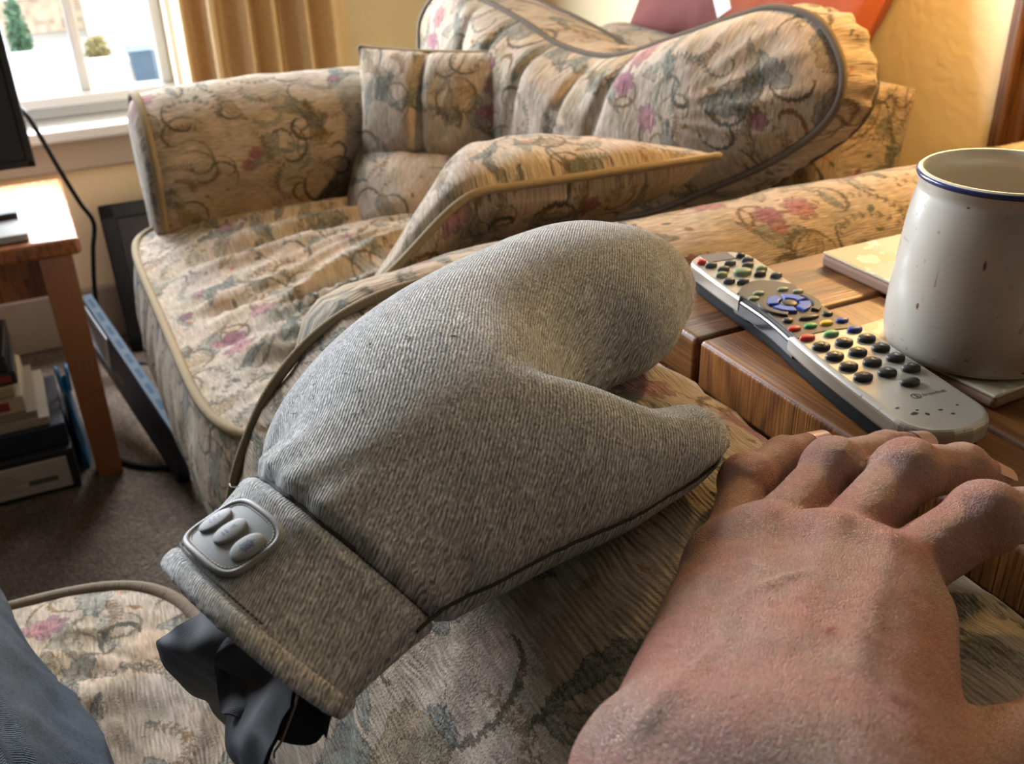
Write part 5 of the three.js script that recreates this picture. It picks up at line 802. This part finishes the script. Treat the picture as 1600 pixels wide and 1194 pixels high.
  // jumper: trunk and left sleeve of the sitter, behind the camera
  const wool = mat({ color: '#2d3138', roughness: 0.95 });
  const sl = [[[-0.24, 0.98, 0.36], [-0.26, 0.76, 0.22], 0.062, 0.052], [[-0.26, 0.76, 0.22], [-0.02, 0.742, 0.10], 0.052, 0.044]];
  const tf = (X, Y, Z) => { const x = X + PX, y = Y + PY, z = Z + PZ; let d = cap(x, y, z, [-0.10, 0.58, 0.24], [-0.05, 0.92, 0.36], 0.15, 0.165); d = smin(d, cap(x, y, z, [-0.22, 1.0, 0.37], [0.13, 1.0, 0.37], 0.08, 0.08), 0.08); d = smin(d, cap(x, y, z, [0.13, 1.0, 0.37], [0.20, 0.86, 0.30], 0.062, 0.055), 0.05); for (const [a, b, ra, rb] of sl) d = smin(d, cap(x, y, z, a, b, ra, rb), 0.03); return d + 0.004 * noise(x * 14, y * 14, z * 14); };
  part('jumper', nets(tf, [-0.45 - PX, 0.38 - PY, 0.0 - PZ], [0.32 - PX, 1.14 - PY, 0.60 - PZ], 0.011), wool, t, 'dark knitted jumper');
  // leg in soft jersey with a side seam
  const sweat = mat({ map: dtex(512, (x, y) => { const v = 0.82 + 0.22 * tnoise(x * 170, y * 50, 170, 50, 1) + 0.16 * tnoise(x * 256, y * 256, 256, 256, 2) + 0.1 * (tfbm(x, y, 6, 4) - 0.5); return [56 * v, 61 * v, 68 * v]; }, [0.09, 0.09], true), bumpMap: dtex(512, (x, y) => 0.5 * tnoise(x * 128, y * 128, 128, 128, 2) + 0.5 * (0.5 + 0.5 * sin((x + y) * 2 * PI * 60)), [0.09, 0.09]), bumpScale: 0.0005, roughness: 0.95, specularIntensity: 0.2, sheen: 0.2, sheenColor: new THREE.Color(0.7, 0.75, 0.8) });
  const K = V([-0.172, 0.545, -0.62]), Hp = V([-0.035, 0.545, 0.0]), ax = K.clone().sub(Hp), AL = ax.length(); ax.normalize(); const sd = new THREE.Vector3().crossVectors(V([0, 1, 0]), ax).normalize(), up = new THREE.Vector3().crossVectors(ax, sd);
  const leg = (u, v) => { const th = u * 2 * PI, r = mix(0.088, 0.072, v) * (v > 0.86 ? sqrt(max(0.0001, 1 - pow((v - 0.86) / 0.14, 2))) : 1), w = 0.005 * noise(cos(th) * 2, v * 9, sin(th) * 2) + 0.0022 * noise(cos(th) * 6, v * 30, sin(th) * 6) + 0.006 * pow(max(0, 1 - abs(noise(th * 1.3, v * 3.5, 9)) * 3), 2) + 0.0035 * sin(v * 40 + 3 * cos(th)) * exp(-pow((v - 0.1) / 0.3, 2)) - 0.005 * exp(-pow((th - 2.0) / 0.045, 2)) - 0.004 * exp(-pow((th - 2.2) / 0.04, 2)); const q = Hp.clone().addScaledVector(ax, v * AL).addScaledVector(sd, cos(th) * (r + w)).addScaledVector(up, sin(th) * (r + w)); return [q.x - PX, q.y - PY, q.z - PZ]; };
  const shinC = new THREE.CatmullRomCurve3([[-0.176, 0.56, -0.60], [-0.187, 0.50, -0.705], [-0.192, 0.36, -0.755], [-0.195, 0.10, -0.775]].map(V)), fr = shinC.computeFrenetFrames(60, false);
  const shin = surf(80, 60, (u, v) => { const i = Math.round(v * 60), p = shinC.getPointAt(v), th = u * 2 * PI, r = mix(0.074, 0.056, v) * (v < 0.1 ? sqrt(1 - pow(1 - v / 0.1, 2) * 0.96) : 1) + 0.004 * noise(th, v * 8, 3), q = p.clone().addScaledVector(fr.normals[i], r * cos(th)).addScaledVector(fr.binormals[i], r * sin(th)); return [q.x - PX, q.y - PY, q.z - PZ]; }, (u, v) => [u * 0.4, v * 0.5]);
  const tr = part('sweatpants', merge([flip(surf(160, 120, leg, (u, v) => [u * 0.5, v * AL])), shin]), sweat, t, 'blue grey sweatpants leg');
  part('sock', nets((X, Y, Z) => { const x = X + PX, y = Y + PY, z = Z + PZ; return max(smin(cap(x, y, z, [-0.195, 0.15, -0.775], [-0.196, 0.06, -0.765], 0.042, 0.043), cap(x, y, z, [-0.196, 0.04, -0.76], [-0.20, 0.032, -0.92], 0.04, 0.03), 0.03), 0.004 - y); }, [-0.27 - PX, -PY - 0.006, -0.99 - PZ], [-0.12 - PX, 0.21 - PY, -0.68 - PZ], 0.006), wool, t, 'dark sock');
  { const P = []; for (let i = 0; i <= 30; i++) P.push(leg((2.1) / (2 * PI), i / 36)); part('side_seam', tube(P, 0.0022, 90, 6), sweat, tr); }
}

renderer.render(scene, camera);
